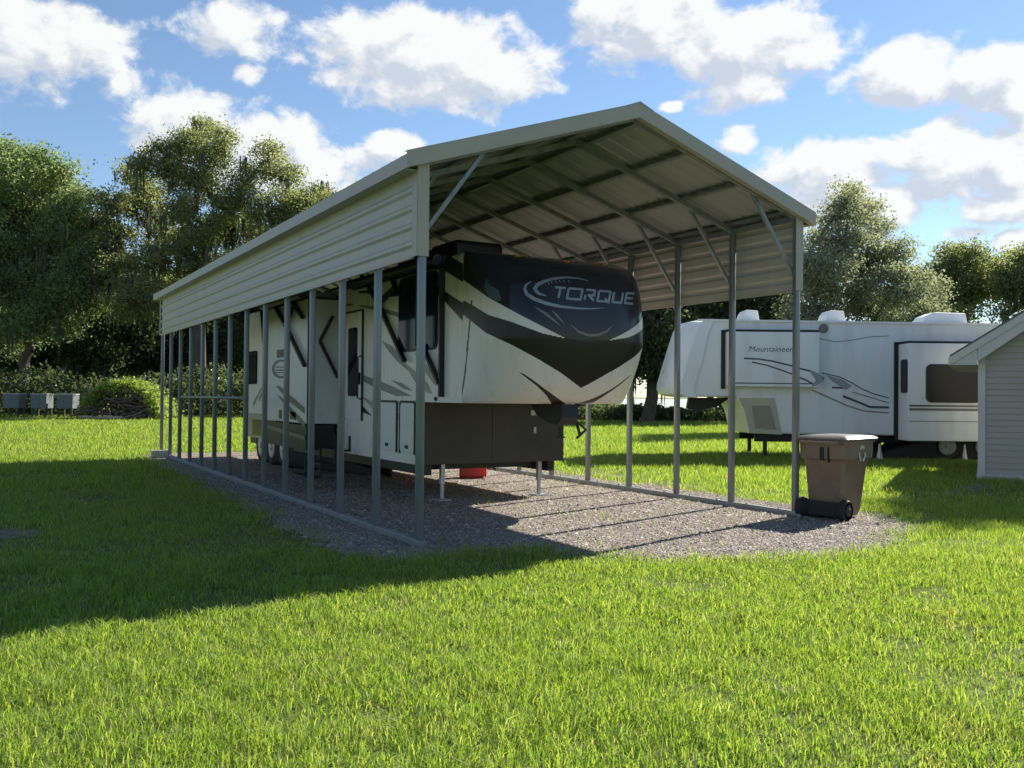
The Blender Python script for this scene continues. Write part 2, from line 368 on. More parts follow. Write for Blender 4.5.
GRAVEL = [(-.5, 16.3), (-.53, 14.13), (-.67, 8.6), (-.81, 5.5), (-.82, 3.22), (-.79, .88), (-.68, -.35), (-.45, -.62), (.04, -.62), (.72, -.5), (1.14, -.9), (1.35, -1.3),
          (1.66, -1.6), (2.08, -1.95), (2.6, -2.2), (3.17, -2.42), (3.92, -2.4), (4.8, -2.1), (5.85, -1.6), (6.6, -.9), (6.85, .3), (6.55, 1.6), (6.5, 3.2), (6.5, 5.1), (6.6, 7.0), (6.5, 9), (6.4, 16.3)]
gp = []
for i in range(len(GRAVEL)):
    a = np.array(GRAVEL[i]); c = np.array(GRAVEL[(i+1) % len(GRAVEL)]); k = max(1, int(np.linalg.norm(c-a)/.15))
    for j in range(k):
        p = a+(c-a)*j/k; p = p+np.array([vnoise(p[0], p[1], 2.1)-.5, vnoise(p[0]+9, p[1], 2.1)-.5])*.4+np.array([vnoise(p[0], p[1]+5, 6.)-.5, vnoise(p[0]+5, p[1], 6.)-.5])*.2
        gp.append(tuple(p))
GP = np.array(gp)
m, nt, out = new_mat('gravel_bed'); b = node(nt, 'ShaderNodeBsdfPrincipled'); b.inputs['Roughness'].default_value = .95; b.inputs['Specular IOR Level'].default_value = .15
tcn = node(nt, 'ShaderNodeTexCoord'); vo = node(nt, 'ShaderNodeTexVoronoi'); vo.inputs['Scale'].default_value = 48; nt.links.new(tcn.outputs['Object'], vo.inputs['Vector'])
sp = node(nt, 'ShaderNodeSeparateColor'); nt.links.new(vo.outputs['Color'], sp.inputs[0])
c1 = ramp(nt, sp.outputs[0], [(.0, (.17, .14, .115)), (.5, (.30, .255, .215)), (1, (.44, .39, .335))])
n1 = noise(nt, 1.2, 6, .65); c2 = ramp(nt, n1, [(.3, (.72, .69, .62)), (.6, (1.05, 1.0, .97))])
mm = node(nt, 'ShaderNodeMix', data_type='RGBA', blend_type='MULTIPLY'); mm.inputs[0].default_value = 1
nt.links.new(c1, mm.inputs[6]); nt.links.new(c2, mm.inputs[7]); nt.links.new(mm.outputs[2], b.inputs['Base Color'])
bp = node(nt, 'ShaderNodeBump'); bp.inputs['Strength'].default_value = 1; bp.inputs['Distance'].default_value = .02; bp.invert = True
nt.links.new(vo.outputs['Distance'], bp.inputs['Height']); nt.links.new(bp.outputs[0], b.inputs['Normal']); nt.links.new(b.outputs[0], out.inputs[0]); M['gravel'] = m
flat_sheet('gravel_pad', gp, .006, M['gravel'])
# loose stones lying on the gravel bed
m, nt, out = new_mat('gravel_stone'); b = node(nt, 'ShaderNodeBsdfPrincipled'); b.inputs['Roughness'].default_value = .9; b.inputs['Specular IOR Level'].default_value = .2
geo = node(nt, 'ShaderNodeNewGeometry')
nt.links.new(ramp(nt, geo.outputs['Random Per Island'], [(0, (.13, .105, .085)), (.4, (.28, .24, .20)), (.8, (.42, .37, .32)), (.95, (.50, .455, .40)), (1, (.62, .58, .53))]), b.inputs['Base Color']); nt.links.new(b.outputs[0], out.inputs[0]); M['stone'] = m
NS = 100000
sx_ = rng.uniform(-1, 6.8, NS*2); sy_ = -2.7+12*rng.random(NS*2)**1.5
ok = inside(GP, np.stack([sx_, sy_], 1)+rng.normal(0, .14, (len(sx_), 2))); sx_ = sx_[ok][:NS]; sy_ = sy_[ok][:NS]; n_ = len(sx_)
oct_ = np.array([(1, 0, 0), (0, 1, 0), (-1, 0, 0), (0, -1, 0), (0, 0, 1)], float)
sz = rng.lognormal(-4.75, .45, n_); ang = rng.uniform(0, 6.28, n_)
st_ = oct_[None]*np.stack([sz*rng.uniform(.8, 1.4, n_), sz*rng.uniform(.7, 1.1, n_), sz*rng.uniform(.4, .8, n_)], 1)[:, None]
st_ += rng.normal(0, .22, st_.shape)*sz[:, None, None]; st_[:, :4, 2] = np.minimum(st_[:, :4, 2], sz[:, None]*.2)
xr = st_[..., 0]*np.cos(ang)[:, None]-st_[..., 1]*np.sin(ang)[:, None]; yr = st_[..., 0]*np.sin(ang)[:, None]+st_[..., 1]*np.cos(ang)[:, None]
V = np.stack([xr+sx_[:, None], yr+sy_[:, None], st_[..., 2]+.008], -1).reshape(-1, 3)
fi = np.array([(0, 1, 4), (1, 2, 4), (2, 3, 4), (3, 0, 4)]); idx = (fi[None]+np.arange(n_)[:, None, None]*5).reshape(-1)
tag(link('gravel', np_mesh('gravel', V, np.full(n_*4, 3), idx, [M['stone']])), 'loose grey gravel covering the pad under the carport', 'gravel', kind='stuff')

# bare soil patches in the lawn
M['soil'] = paint('sandy_soil', (.20, .175, .125), .95, 0, .35, 6, .08, 30, spec=.1)
SOIL = []
def soil(cx_, cy_, rx, ry, rot=0.):
    P = []
    for k in range(40):
        a = 2*math.pi*k/40; q = 1+.9*(vnoise(math.cos(a)*1.3+cx_*3, math.sin(a)*1.3+cy_*3, 1.)-.5)
        x, y = rx*q*math.cos(a), ry*q*math.sin(a)
        P.append((cx_+x*math.cos(rot)-y*math.sin(rot), cy_+x*math.sin(rot)+y*math.cos(rot)))
    SOIL.append(np.array(P)); flat_sheet('bare_soil', P, .004, M['soil'])
soil(-3.75, 2.9, .4, .5); soil(9.85, 1.95, .75, .12, -.5); soil(11.3, 1.35, 1.4, .2, .35); soil(-.15, -5.2, .07, .2, .3); soil(-.7, -3.85, .12, .08)
soil(8.2, .3, .4, .12, -.3); soil(7.3, -.6, .3, .1, -.3); soil(6.95, 6.0, .22, 2.5); soil(9.2, 1.0, .3, .09, -.2); soil(10.6, 2.2, .8, .12, -.4); soil(8.6, 1.6, .5, .14, .2); soil(6.9, -1.0, .4, .12, .2); soil(7.6, .9, .4, .12, -.1)

# ------------------------------------------------------------------ grass blades
def make_grass():
    th = YAW; out = []   # a fan of turf around the standpoint, well beyond the photograph's frame
    for (d0, d1, rho, wid, hgt, seg) in ((1.6, 6.5, 4600, .0054, .060, 2), (6.5, 10, 3200, .0068, .062, 2), (10, 16, 1600, .0095, .066, 1), (16, 27, 640, .017, .08, 1), (27, 44, 260, .028, .11, 1), (44, 66, 130, .045, .12, 1)):
        half = 1.15 if d0 < 16 else .85; n = int(rho*half*(d1*d1-d0*d0))
        d = np.sqrt(rng.uniform(d0*d0, d1*d1, n)); a = th+rng.uniform(-half, half, n)
        x = CAM[0]+d*np.sin(a); y = CAM[1]+d*np.cos(a)
        pt = np.stack([x, y], 1)
        jit = pt+rng.normal(0, .16, pt.shape)
        keep = ~inside(GP, jit) | (rng.random(n) < .012)
        for S in SOIL: keep &= ~(inside(S, jit) & (rng.random(n) < (.93 if S[:, 1].min() > -2 else .5)))
        cl = fbm(x, y, .9); fine = fbm(x+31, y, 5.)
        worn = np.clip((fbm(x+57, y-23, .8)-.60)*6, 0, 1); keep &= rng.random(n) < np.clip(.25+1.5*fine, .2, 1)*(1-.6*worn)
        dry = fbm(x-17, y+11, .5)
        x, y, cl, fine, d, worn = x[keep], y[keep], cl[keep], fine[keep], d[keep], worn[keep]; n = len(x)
        h = hgt*np.clip(rng.normal(1, .28, n), .35, 1.8)*(.5+1.0*cl)*(.55+.9*fine)*(1-.35*worn)
        wd = wid*rng.uniform(.7, 1.35, n); az = rng.uniform(0, 2*np.pi, n); la = rng.uniform(0, 2*np.pi, n)+.0
        lean = np.abs(rng.normal(.5, .35, n))*h
        wx, wy = np.cos(az)*wd/2, np.sin(az)*wd/2; lx, ly = np.cos(la)*lean, np.sin(la)*lean
        z0 = np.full(n, -.002)
        if seg == 2:
            P = np.stack([np.stack([x-wx, y-wy, z0], 1), np.stack([x+wx, y+wy, z0], 1),
                          np.stack([x+wx*.8+lx*.32, y+wy*.8+ly*.32, h*.6], 1), np.stack([x-wx*.8+lx*.32, y-wy*.8+ly*.32, h*.6], 1),
                          np.stack([x+lx*1.3, y+ly*1.3, h*.96], 1)], 1)
            tpl = [0, 1, 2, 3, 3, 2, 4]; szs = [4, 3]
        else:
            P = np.stack([np.stack([x-wx, y-wy, z0], 1), np.stack([x+wx, y+wy, z0], 1), np.stack([x+lx, y+ly, h], 1)], 1)
            tpl = [0, 1, 2]; szs = [3]
        out.append((P, tpl, szs))
    Vs, Is, Ss = [], [], []; off = 0
    for P, tpl, szs in out:
        n, k = P.shape[:2]; Vs.append(P.reshape(-1, 3)); Is.append((np.array(tpl)[None]+np.arange(n)[:, None]*k+off).reshape(-1)); Ss.append(np.tile(szs, n)); off += n*k
    return np_mesh('grass', np.concatenate(Vs), np.concatenate(Ss), np.concatenate(Is), [M['grass']])
def grass_mat():
    m, nt, out = new_mat('grass_blades')
    geo = node(nt, 'ShaderNodeNewGeometry')
    n1 = noise(nt, .55, 4, .6); n2 = noise(nt, 3.2, 3, .6)
    rnd = geo.outputs['Random Per Island']
    green = ramp(nt, rnd, [(0, (.10, .165, .034)), (.45, (.205, .30, .06)), (.85, (.30, .385, .10)), (1, (.43, .43, .20))])
    dry = ramp(nt, rnd, [(0, (.15, .20, .055)), (.6, (.27, .30, .105)), (1, (.44, .40, .22))])
    ad = node(nt, 'ShaderNodeMath', operation='ADD'); nt.links.new(n1, ad.inputs[0]); nt.links.new(n2, ad.inputs[1])
    mr = node(nt, 'ShaderNodeMapRange', interpolation_type='SMOOTHSTEP'); mr.inputs[1].default_value = 1.02; mr.inputs[2].default_value = 1.32; nt.links.new(ad.outputs[0], mr.inputs[0])
    mx = node(nt, 'ShaderNodeMix', data_type='RGBA'); nt.links.new(mr.outputs[0], mx.inputs[0]); nt.links.new(green, mx.inputs[6]); nt.links.new(dry, mx.inputs[7])
    b = node(nt, 'ShaderNodeBsdfPrincipled'); b.inputs['Roughness'].default_value = .55; b.inputs['Specular IOR Level'].default_value = .35
    nt.links.new(mx.outputs[2], b.inputs['Base Color'])
    t = node(nt, 'ShaderNodeBsdfTranslucent'); hs = node(nt, 'ShaderNodeMix', data_type='RGBA', blend_type='MULTIPLY'); hs.inputs[0].default_value = 1
    nt.links.new(mx.outputs[2], hs.inputs[6]); hs.inputs[7].default_value = (1.5, 1.55, .6, 1); nt.links.new(hs.outputs[2], t.inputs[0])
    ms = node(nt, 'ShaderNodeMixShader'); ms.inputs[0].default_value = .58
    nt.links.new(b.outputs[0], ms.inputs[1]); nt.links.new(t.outputs[0], ms.inputs[2]); nt.links.new(ms.outputs[0], out.inputs[0]); return m
M['grass'] = grass_mat()
tag(link('grass', make_grass()), 'bright green mown grass of the lawn around the gravel pad', 'grass', kind='stuff')

# ------------------------------------------------------------------ carport
W, S, NB = 5.5, 1.2192, 13; L = S*NB; ZE = 4.0; ZB = 3.05
APX, EAVE, OH = 5.035, 4.055, .21; XR = W/2; SL = (APX-EAVE)/(XR+OH)
def roof_z(x): return APX-SL*abs(x-XR)
Y0, Y1 = -.11, L+.11
cp = thing('metal_carport', 'tall beige gabled metal carport on grey steel posts sheltering the cream and black trailer', 'carport', (XR, L/2, 0))
PS = .074
post_me = None
for side in (0, 1):
    for k in range(NB+1):
        X = 0 if side == 0 else W
        if post_me is None:
            b = MB(); b.box((-PS/2, -PS/2, .075), (PS/2, PS/2, ZE))
            me = np_mesh('post', b.v, [4]*len(b.f), [i for f in b.f for i in f], [M['galv']]); post_me = me
        o = link('post', post_me, cp, (X-XR, k*S-L/2, 0))
        bv = o.modifiers.new('bevel', 'BEVEL'); bv.width = .005; bv.segments = 1
for X in (0, W):
    b = MB(); b.box((X-.04, -.12, .0), (X+.04, L+.12, .075))
    for k in range(NB*2): b.tube([(X+.0, k*S/2+.3, .075), (X, k*S/2+.3, .095)], .014, 6)
    b.build('base_rail', M['galv'], cp, .006)
for k in range(NB+1):
    y = k*S; b = MB()
    for sg in (-1, 1):
        xe = XR+sg*XR
        b.beam((xe, y, roof_z(xe)-.115), (XR, y, roof_z(XR)-.115), .06, .07)
    b.build('rafter', M['galv'], cp)
    for sg in (-1, 1):
        xe = XR+sg*(XR-.03); xi = XR+sg*(XR-.78); b = MB()
        b.beam((xe, y+.055, 3.28), (xi, y+.055, roof_z(xi)-.10), .045, .045); b.build('knee_brace', M['galv'], cp)
for sg in (-1, 1):
    for t in (.06, .34, .66, .97):
        x = XR+sg*XR*t; z = roof_z(x)-.058
        b = MB(); b.beam((x, -.02, z), (x, L+.02, z), .09, .035, (0, 0, 1)); b.build('purlin', M['galv'], cp)
    xe = XR+sg*XR; b = MB(); b.beam((xe-sg*.03, 0, ZE-.0), (xe-sg*.03, L, ZE), .05, .07); b.build('header_rail', M['galv'], cp)
# ribbed roof sheet, ribs run from ridge to eave
prof = []; y = Y0
while y < Y1-.01:
    for dy, h in ((0, 0), (.155, 0), (.18, .018), (.21, .018), (.235, 0)):
        if y+dy <= Y1: prof.append((y+dy, h))
    y += .27
prof.append((Y1, 0))
b = MB(); k = len(prof)
for sg in (-1, 1):
    xs = [XR, XR+sg*(XR+OH)]; V = []
    for x in xs:
        for yy, h in prof: V.append((x, yy, roof_z(x)+h))
    for x in xs:
        for yy, h in prof: V.append((x, yy, roof_z(x)+h-.006))
    b.add(V, [(i, i+1, k+i+1, k+i) for i in range(k-1)]); b.add(V, [(2*k+i, 3*k+i, 3*k+i+1, 2*k+i+1) for i in range(k-1)])
    b.add(V, [(k+i, k+i+1, 3*k+i+1, 3*k+i) for i in range(k-1)])
b.build('roof', M['roofmetal'], cp)
b = MB(); b.prism([(-.2, -.2*SL+.03), (0, .035), (.2, -.2*SL+.03), (.2, -.2*SL+.042), (0, .055), (-.2, -.2*SL+.042)], (XR, Y0-.02, APX), (1, 0, 0), (0, 0, 1), (0, 1, 0), Y1-Y0+.04)
b.build('ridge_cap', M['roofmetal'], cp)
for yf, dirn in ((Y0, 1), (Y1, -1)):
    b = MB()
    for sg in (-1, 1):
        xa, xb = XR, XR+sg*(XR+OH+.02)
        def bar(y0, y1, za, zb, e0=0.):
            P = []
            for yy in (y0, y1):
                P += [(xa, yy, roof_z(xa)+za), (xb, yy, roof_z(xb)+za), (xb, yy, roof_z(xb)+zb), (xa, yy, roof_z(xa)+zb)]
            b.hexa(P)
        bar(yf-dirn*.014, yf-dirn*.002, -.135, .034)       # fascia
        bar(yf-dirn*.001, yf+dirn*.075, -.135, -.123)      # soffit return
        bar(yf-dirn*.012, yf+dirn*.06, .036, .042)         # drip edge
    b.build('gable_trim', M['trim'], cp)
for sg in (-1, 1):
    xe = XR+sg*(XR+OH); zt = roof_z(xe)
    b = MB(); x2 = xe-sg*.012
    b.box((min(xe, x2)+sg*.014, Y0+.002, zt-.14), (max(xe, x2)+sg*.014, Y1-.002, zt+.005))
    b.box((min(xe, W/2+sg*(W/2+.06)), Y0+.09, zt-.14), (max(xe, W/2+sg*(W/2+.06)), Y1-.09, zt-.128))
    b.build('eave_trim', M['trim'], cp)
    # upper side panel, horizontal ribs
    xp = XR+sg*(XR+PS/2+.006); pr = []; z = ZB; ph = .0
    while z < ZE-.01:
        for dz, h in ((0, 0), (.085, .003), (.115, .03), (.15, .03), (.175, .003)):
            if z+dz <= ZE: pr.append((z+dz, h*.75))
        z += .19
    pr.append((ZE+.0, 0)); n = len(pr); V = []
    for yy in (-PS/2, L+PS/2):
        for z, h in pr: V.append((xp+sg*h, yy, z))
    for yy in (-PS/2, L+PS/2):
        for z, h in pr: V.append((xp+sg*(h-.004), yy, z))
    b = MB(); b.add(V, [(i, i+1, n+i+1, n+i) for i in range(n-1)]+[(2*n+i, 3*n+i, 3*n+i+1, 2*n+i+1) for i in range(n-1)])
    b.build('side_panel', M['beige'], cp)
    b = MB(); 
    for yy in (-PS/2-.012, L+PS/2+.002):
        b.box((min(xp-sg*.10, xp+sg*.03), yy, ZB-.02), (max(xp-sg*.10, xp+sg*.03), yy+.01, ZE+.05))
    for ya, yb in ((-PS/2-.012, .09), (L-.09, L+PS/2+.012)):
        b.box((min(xp+sg*.027, xp+sg*.034), ya+.011, ZB-.02), (max(xp+sg*.027, xp+sg*.034), yb, ZE+.05))
    b.box((min(xp-sg*.004, xp+sg*.03), .1, ZB-.03), (max(xp-sg*.004, xp+sg*.03), L-.1, ZB+.012))
    b.build('corner_trim', M['trim'], cp)
b = MB(); b.tube([(-.06, 7.3, 1.5), (-.06, 12.9, 1.49)], .025, 8); b.build('mid_rail', M['galv'], cp)

# ------------------------------------------------------------------ fifth wheel trailer under the carport
X0, X1, XC, YB, YR = 1.55, 4.05, 2.8, 2.1, 13.8
ZT, ZO, ZL = 3.50, 1.48, .56; YL = 3.5
rv = thing('camper_trailer', 'large cream and black trailer with dark navy front cap parked under the carport', 'trailer', (XC, 7.5, 0))
b = MB()
sec = [(X0, ZO), (X1, ZO)]+[(X1-.09+.09*math.cos(a), ZT-.09+.09*math.sin(a)) for a in np.linspace(0, math.pi/2, 5)]+[(X0+.09+.09*math.cos(a), ZT-.09+.09*math.sin(a)) for a in np.linspace(math.pi/2, math.pi, 5)]
b.prism(sec, (0, YB+.002, 0), (1, 0, 0), (0, 0, 1), (0, 1, 0), YR-YB, 0, False)
b.prism([(X0, ZL+.0), (X1, ZL), (X1, ZO-.002), (X0, ZO-.002)], (0, YL+.03, 0), (1, 0, 0), (0, 0, 1), (0, 1, 0), YR-YL-.03, 0)
def side_poly(px, X=X0, off=.004, m=1, both=True):
    P = [on_x(x, y, X) for x, y in px]
    for q in P: q[0] = X-off; q[1] = max(q[1], YB+.003)
    b.add(P, [list(range(len(P)))], m)
    if both: b.add([(2*XC-q[0], q[1], q[2]) for q in P][::-1], [list(range(len(P)))], m)
# painted graphics on the side wall
side_poly([(398, 272), (412, 268), (430, 269), (444, 270), (468, 281), (470, 262), (440, 250), (398, 250)], m=1)
side_poly([(436, 283), (445, 291), (468, 302), (468, 320), (444, 300), (436, 293)], m=1, off=.005)
for poly, mm_ in (([(346, 304), (354, 303.5), (353, 305.5), (346, 306)], 2), ([(357, 304.5), (377, 306.5), (400, 313), (401, 318), (382, 312), (362, 307)], 2),
               ([(382, 341), (392, 346), (402, 356), (410, 372), (398, 362), (388, 350)], 2), ([(356, 373), (372, 378), (392, 386), (412, 396), (396, 396), (374, 387), (358, 378)], 2),
               ([(391, 380), (402, 383), (413, 391), (404, 389)], 2), ([(404, 362), (416, 372), (428, 384), (432, 394), (424, 391), (414, 380)], 3), ([(414, 352), (428, 366), (441, 388), (434, 384), (424, 370)], 3),
               ([(362, 396), (376, 404), (396, 412), (416, 418), (416, 424), (392, 418), (372, 408)], 3), ([(356, 398), (372, 416), (362, 412)], 1),
               ([(358, 291), (376, 290), (376, 293), (360, 293.5)], 1), ([(386, 293), (399, 290), (400, 296), (388, 297)], 1)):
    side_poly(poly, m=mm_, off=.004+.0008*mm_)
b.add([(X0-.004, 6.85, ZL+.0), (X0-.004, YR, ZL), (X0-.004, YR, 1.12), (X0-.004, 6.85, 1.12)], [(0, 1, 2, 3)], 3)
for a in range(5): b.add([(X0-.006, 10.2+.5*a, 2.2-.12*a), (X0-.006, 10.9+.5*a, 1.85-.12*a), (X0-.006, 10.9+.5*a, 1.75-.12*a), (X0-.006, 10.2+.5*a, 2.15-.12*a)], [(0, 1, 2, 3)], 2)
b.build('body', [M['rv'], M['black'], M['grey_vinyl'], M['taupe']], rv)
b = MB(); b.box((X0-.012, YL-.02, ZL+.0), (X1+.012, YL+.025, ZO-.004)); b.box((X0-.013, YL+.026, ZL), (X0-.003, YL+.55*0+.03, ZO-.004))
b.box((X0+.05, YL-.03, ZL+.02), (X0+.09, YL-.021, ZO-.03)); b.box((XC-.03, YL-.028, ZL+.02), (XC+.0, YL-.021, ZO-.03))
b.box((3.45, YL-.032, 1.28), (3.55, YL-.021, 1.36), 1); b.box((3.5, YL-.032, 1.0), (3.545, YL-.021, 1.1), 1)
b.build('lower_front_panel', [M['brownblack'], M['steel']], rv, .006)
b = MB(); b.box((X0+.12, YL+.05, ZL-.16), (X0+.24, YR-.2, ZL-.002)); b.box((X1-.24, YL+.05, ZL-.16), (X1-.12, YR-.2, ZL-.002))
for y in np.arange(YL+.3, YR, 1.3): b.box((X0+.24, y, ZL-.1), (X1-.24, y+.08, ZL-.003))
b.build('chassis', M['darkmetal'], rv)
# front cap: rounded in plan, raked in profile
pz = np.array([1.48, 1.50, 1.54, 1.60, 1.72, 1.9, 2.1, 2.35, 2.6, 2.8, 2.97, 3.09, 3.19, 3.27, 3.335, 3.39, 3.44, 3.48, 3.50])
py_ = np.array([1.42, 1.345, 1.28, 1.215, 1.13, 1.06, 1.02, 1.0, 1.01, 1.04, 1.09, 1.15, 1.22, 1.30, 1.40, 1.53, 1.70, 1.90, 2.08])
NU, NV = 620, 400
tt = np.linspace(0, len(pz)-1, NV+1)
def smooth_interp(t, A):
    i = np.clip(np.floor(t).astype(int), 0, len(A)-2); u = t-i; g_ = lambda k: A[np.clip(k, 0, len(A)-1)]
    p0, p1, p2, p3 = g_(i-1), g_(i), g_(i+1), g_(i+2)
    return .5*(2*p1+(p2-p0)*u+(2*p0-5*p1+4*p2-p3)*u*u+(3*p1-p0-3*p2+p3)*u**3)
zz = smooth_interp(tt, pz); yf_ = smooth_interp(tt, py_)
th = np.linspace(-math.pi/2, math.pi/2, NU+1); nn = 3.4
nn = (2.15+1.5*np.clip((zz-1.55)/.75, 0, 1)**1.2)[:, None]
sx_ = np.sign(np.sin(th))[None]*np.abs(np.sin(th))[None]**(2/nn); cy_ = np.abs(np.cos(th))[None]**(2/nn)
hw = (X1-X0)/2*(1-.035*np.clip((zz-3.35)/.23, 0, 1)**2-.02*np.clip((1.6-zz)/.12, 0, 1)**2)
Vg = np.stack([XC+hw[:, None]*sx_, YB-(YB-yf_)[:, None]*cy_, np.repeat(zz[:, None], NU+1, 1)], -1)
I = np.arange((NU+1)*(NV+1)).reshape(NV+1, NU+1)
quads = np.stack([I[:-1, :-1], I[:-1, 1:], I[1:, 1:], I[1:, :-1]], -1).reshape(-1, 4)
Vf = Vg.reshape(-1, 3); cen = Vf[quads].mean(1); cm = cen.copy(); cm[:, 0] = np.where(cm[:, 0] > XC, 2*XC-cm[:, 0], cm[:, 0]); pc = project(cm)
LOWER = [(430, 294), (445, 301), (460, 312), (486, 333), (512, 345), (538, 359), (561, 373), (582.5, 389), (700, 389), (700, 200), (400, 200)]
SWOOSH = [(444, 270), (458, 276), (472, 286), (489, 298), (524, 317), (566, 338.5), (543, 333.5), (512, 322), (489, 315), (474, 306), (459, 298), (445, 292), (430, 285), (430, 268)]
SLASH = [(518, 371.5), (524, 374), (533, 380), (545, 389), (556, 397), (569, 406), (553, 406), (546, 395), (537, 386), (528, 379)]
NAVY = [(466, 240), (468, 262), (476, 283), (489, 298), (524, 317), (566, 338), (590, 343), (660, 330), (660, 220)]
mi = np.zeros(len(quads), int)
mi[inside(LOWER, pc)] = 1; mi[inside(NAVY, pc) & (mi == 1)] = 2; mi[inside(SWOOSH, pc)] = 0; mi[inside(SLASH, pc)] = 1
seam = [(471, 300), (472.5, 300), (466, 372), (461.5, 402), (460, 402), (464.5, 372)]
mi[inside(seam, pc) & (cen[:, 0] < XC)] = 1
me = np_mesh('front_cap', Vf-np.array(rv.location), np.full(len(quads), 4), quads.reshape(-1), [M['rv'], M['black'], M['navy']], mi, True)
capo = link('front_cap', me, rv)
b = MB(); k = NU+1; rim = [tuple(Vg[0, i]) for i in range(k)]; b.add(rim, [list(range(k))[::-1]])
b.build('cap_underside', M['rv'], rv)
bvh = BVHTree.FromPolygons([Vector(p) for p in Vf], [tuple(q) for q in quads.tolist()])
def on_cap(x, y, off=.004):
    d = Vector(ray(x, y)).normalized(); h, nrm, i, dist = bvh.ray_cast(Vector(CAM), d)
    if h is None: return None
    if nrm.dot(d) > 0: nrm = -nrm
    return np.array(h+nrm*off)
def cap_stroke(mb, pts, m=0, off=.004, step=.8):
    """pts: (px, py, width px) polyline laid on the cap"""
    Q = []
    for (a, c, w0), (e, f_, w1) in zip(pts[:-1], pts[1:]):
        n = max(1, int(math.hypot(e-a, f_-c)/step))
        for j in range(n): t = j/n; Q.append((a+(e-a)*t, c+(f_-c)*t, w0+(w1-w0)*t))
    Q.append(pts[-1]); V = []
    for i, (x, y, wd) in enumerate(Q):
        p = Q[max(0, i-1)]; q = Q[min(len(Q)-1, i+1)]; dx, dy = q[0]-p[0], q[1]-p[1]; l = math.hypot(dx, dy)+1e-9
        nx, ny = -dy/l*wd/2, dx/l*wd/2
        for s_ in (-1, 0, 1):
            h = on_cap(x+nx*s_, y+ny*s_, off)
            if h is None: h = V[-1] if V else None
            if h is None: return
            V.append(h)
    mb.add(V, [(3*i+c, 3*i+c+1, 3*i+c+4, 3*i+c+3) for i in range(len(Q)-1) for c in (0, 1)], m)
# raised lettering TORQUE
GLY = {'T': [[(0, 1), (1, 1)], [(.5, 1), (.42, 0)]], 'O': [[(.06, 1), (1, 1), (.94, 0), (0, 0), (.06, 1)]], 'R': [[(0, 0), (.06, .5)], [(.06, 1), (.95, 1), (.92, .5), (.35, .5), (.95, 0)]],
       'Q': [[(.06, 1), (1, 1), (.94, 0), (0, 0), (.06, 1)], [(.62, .3), (1.02, -.14)]], 'U': [[(.06, 1), (0, 0), (.94, 0), (1, 1)]], 'E': [[(1, 1), (.06, 1), (0, 0), (.95, 0)], [(.03, .52), (.85, .52)]]}
LET = [('T', 554, 565), ('O', 567, 581.5), ('R', 584.5, 594.5), ('Q', 597.5, 609.5), ('U', 612.5, 622), ('E', 625, 633.5)]
b = MB()
for ch, xa, xb in LET:
    def P_(a, c):
        x = xa+(xb-xa)*a; t = (x-554)/80; top = 287.5+6.5*t; bot = 297.8+6.2*t
        return x+(c-.5)*1.2, bot+(top-bot)*c
    for st in GLY[ch]:
        cap_stroke(b, [P_(*q)+(2.3,) for q in st], 0, .010, .7)
b.build('lettering', M['silver'], rv)
b = MB()
cap_stroke(b, [(588, 281, .4), (578, 278.6, 1.2), (565, 277.6, 2), (553, 279, 2.6), (543, 282, 3.2), (536, 286, 3.8)], 0, .006)
cap_stroke(b, [(531, 281.5, .6), (526, 285, 2), (524.5, 289.5, 3), (527, 294.5, 3.4), (534, 299, 3.6), (546, 303.5, 3.4), (560, 306.6, 2.8), (578, 308.5, 2), (590, 308.8, 1.4), (604, 308, .5)], 0, .006)
cap_stroke(b, [(545, 280.5, 1.2), (538, 284, 3), (534.5, 289, 3.6), (538, 293.5, 3), (546, 296, 1)], 0, .007)
for i, (x, y) in enumerate(((548, 282.5), (551, 281.6), (555, 281), (559, 280.6), (563, 280.4), (568, 280.4))): cap_stroke(b, [(x, y, 1.1), (x+1.5, y+2.6, .5)], 0, .0065)
b.build('emblem_ring', M['silver'], rv)
b = MB()
cap_stroke(b, [(535, 307, .6), (545, 313.5, 2.6), (554, 320.5, 2), (560, 326, .5)], 0, .006); cap_stroke(b, [(552, 310.5, .6), (557, 316, 2.4), (564, 324, .5)], 0, .006)
b.build('chevron_graphic', M['darkvinyl2'] if 'darkvinyl2' in M else M['grey_vinyl'], rv); b = MB()
cap_stroke(b, [(571, 325, .5), (578, 331.5, 2), (588, 335.3, 2.6), (598, 335, 2.6), (607, 331, 2), (612, 325.5, .5)], 0, .006)
b.build('oval_graphic', M['grey_vinyl'], rv)
# cap side window patch
b = MB(); cap_stroke(b, [(486, 279, .5), (488, 288, 8), (494, 294, 12), (500, 300, 4)], 0, .006); b.build('marker_reflector', glass_mat('blue_grey_reflector', (.10, .14, .19), .1), rv)
# dark fridge-sized window, door, lockers on the side wall
def side_rect(name, mats, xa, ya, xb, yb, r, depth, parent, X=X0, m=0, frame=None):
    A = on_x(xa, ya, X); Bq = on_x(xb, yb, X); y0, y1 = sorted((A[1], Bq[1])); z0, z1 = sorted((A[2], Bq[2]))
    q = MB(); q.prism(rrect(y0, z0, y1, z1, r), (X-.001, 0, 0), (0, 1, 0), (0, 0, 1), (-1, 0, 0), depth)
    return q.build(name, mats, parent), (y0, z0, y1, z1)
o, R_ = side_rect('bedroom_window', M['glass'], 401, 281, 437, 347, .09, .035, rv)
q = MB(); y0, z0, y1, z1 = R_
q.prism(rrect(y0-.03, z0-.03, y1+.03, z1+.03, .11), (X0-.001, 0, 0), (0, 1, 0), (0, 0, 1), (-1, 0, 0), .02); q.build('frame', M['darkmetal'], o)
q = MB(); q.box((X0-.045, (y0+y1)/2-.012, z0+.05), (X0-.036, (y0+y1)/2+.012, z1-.05)); q.build('mullion', M['darkmetal'], o)
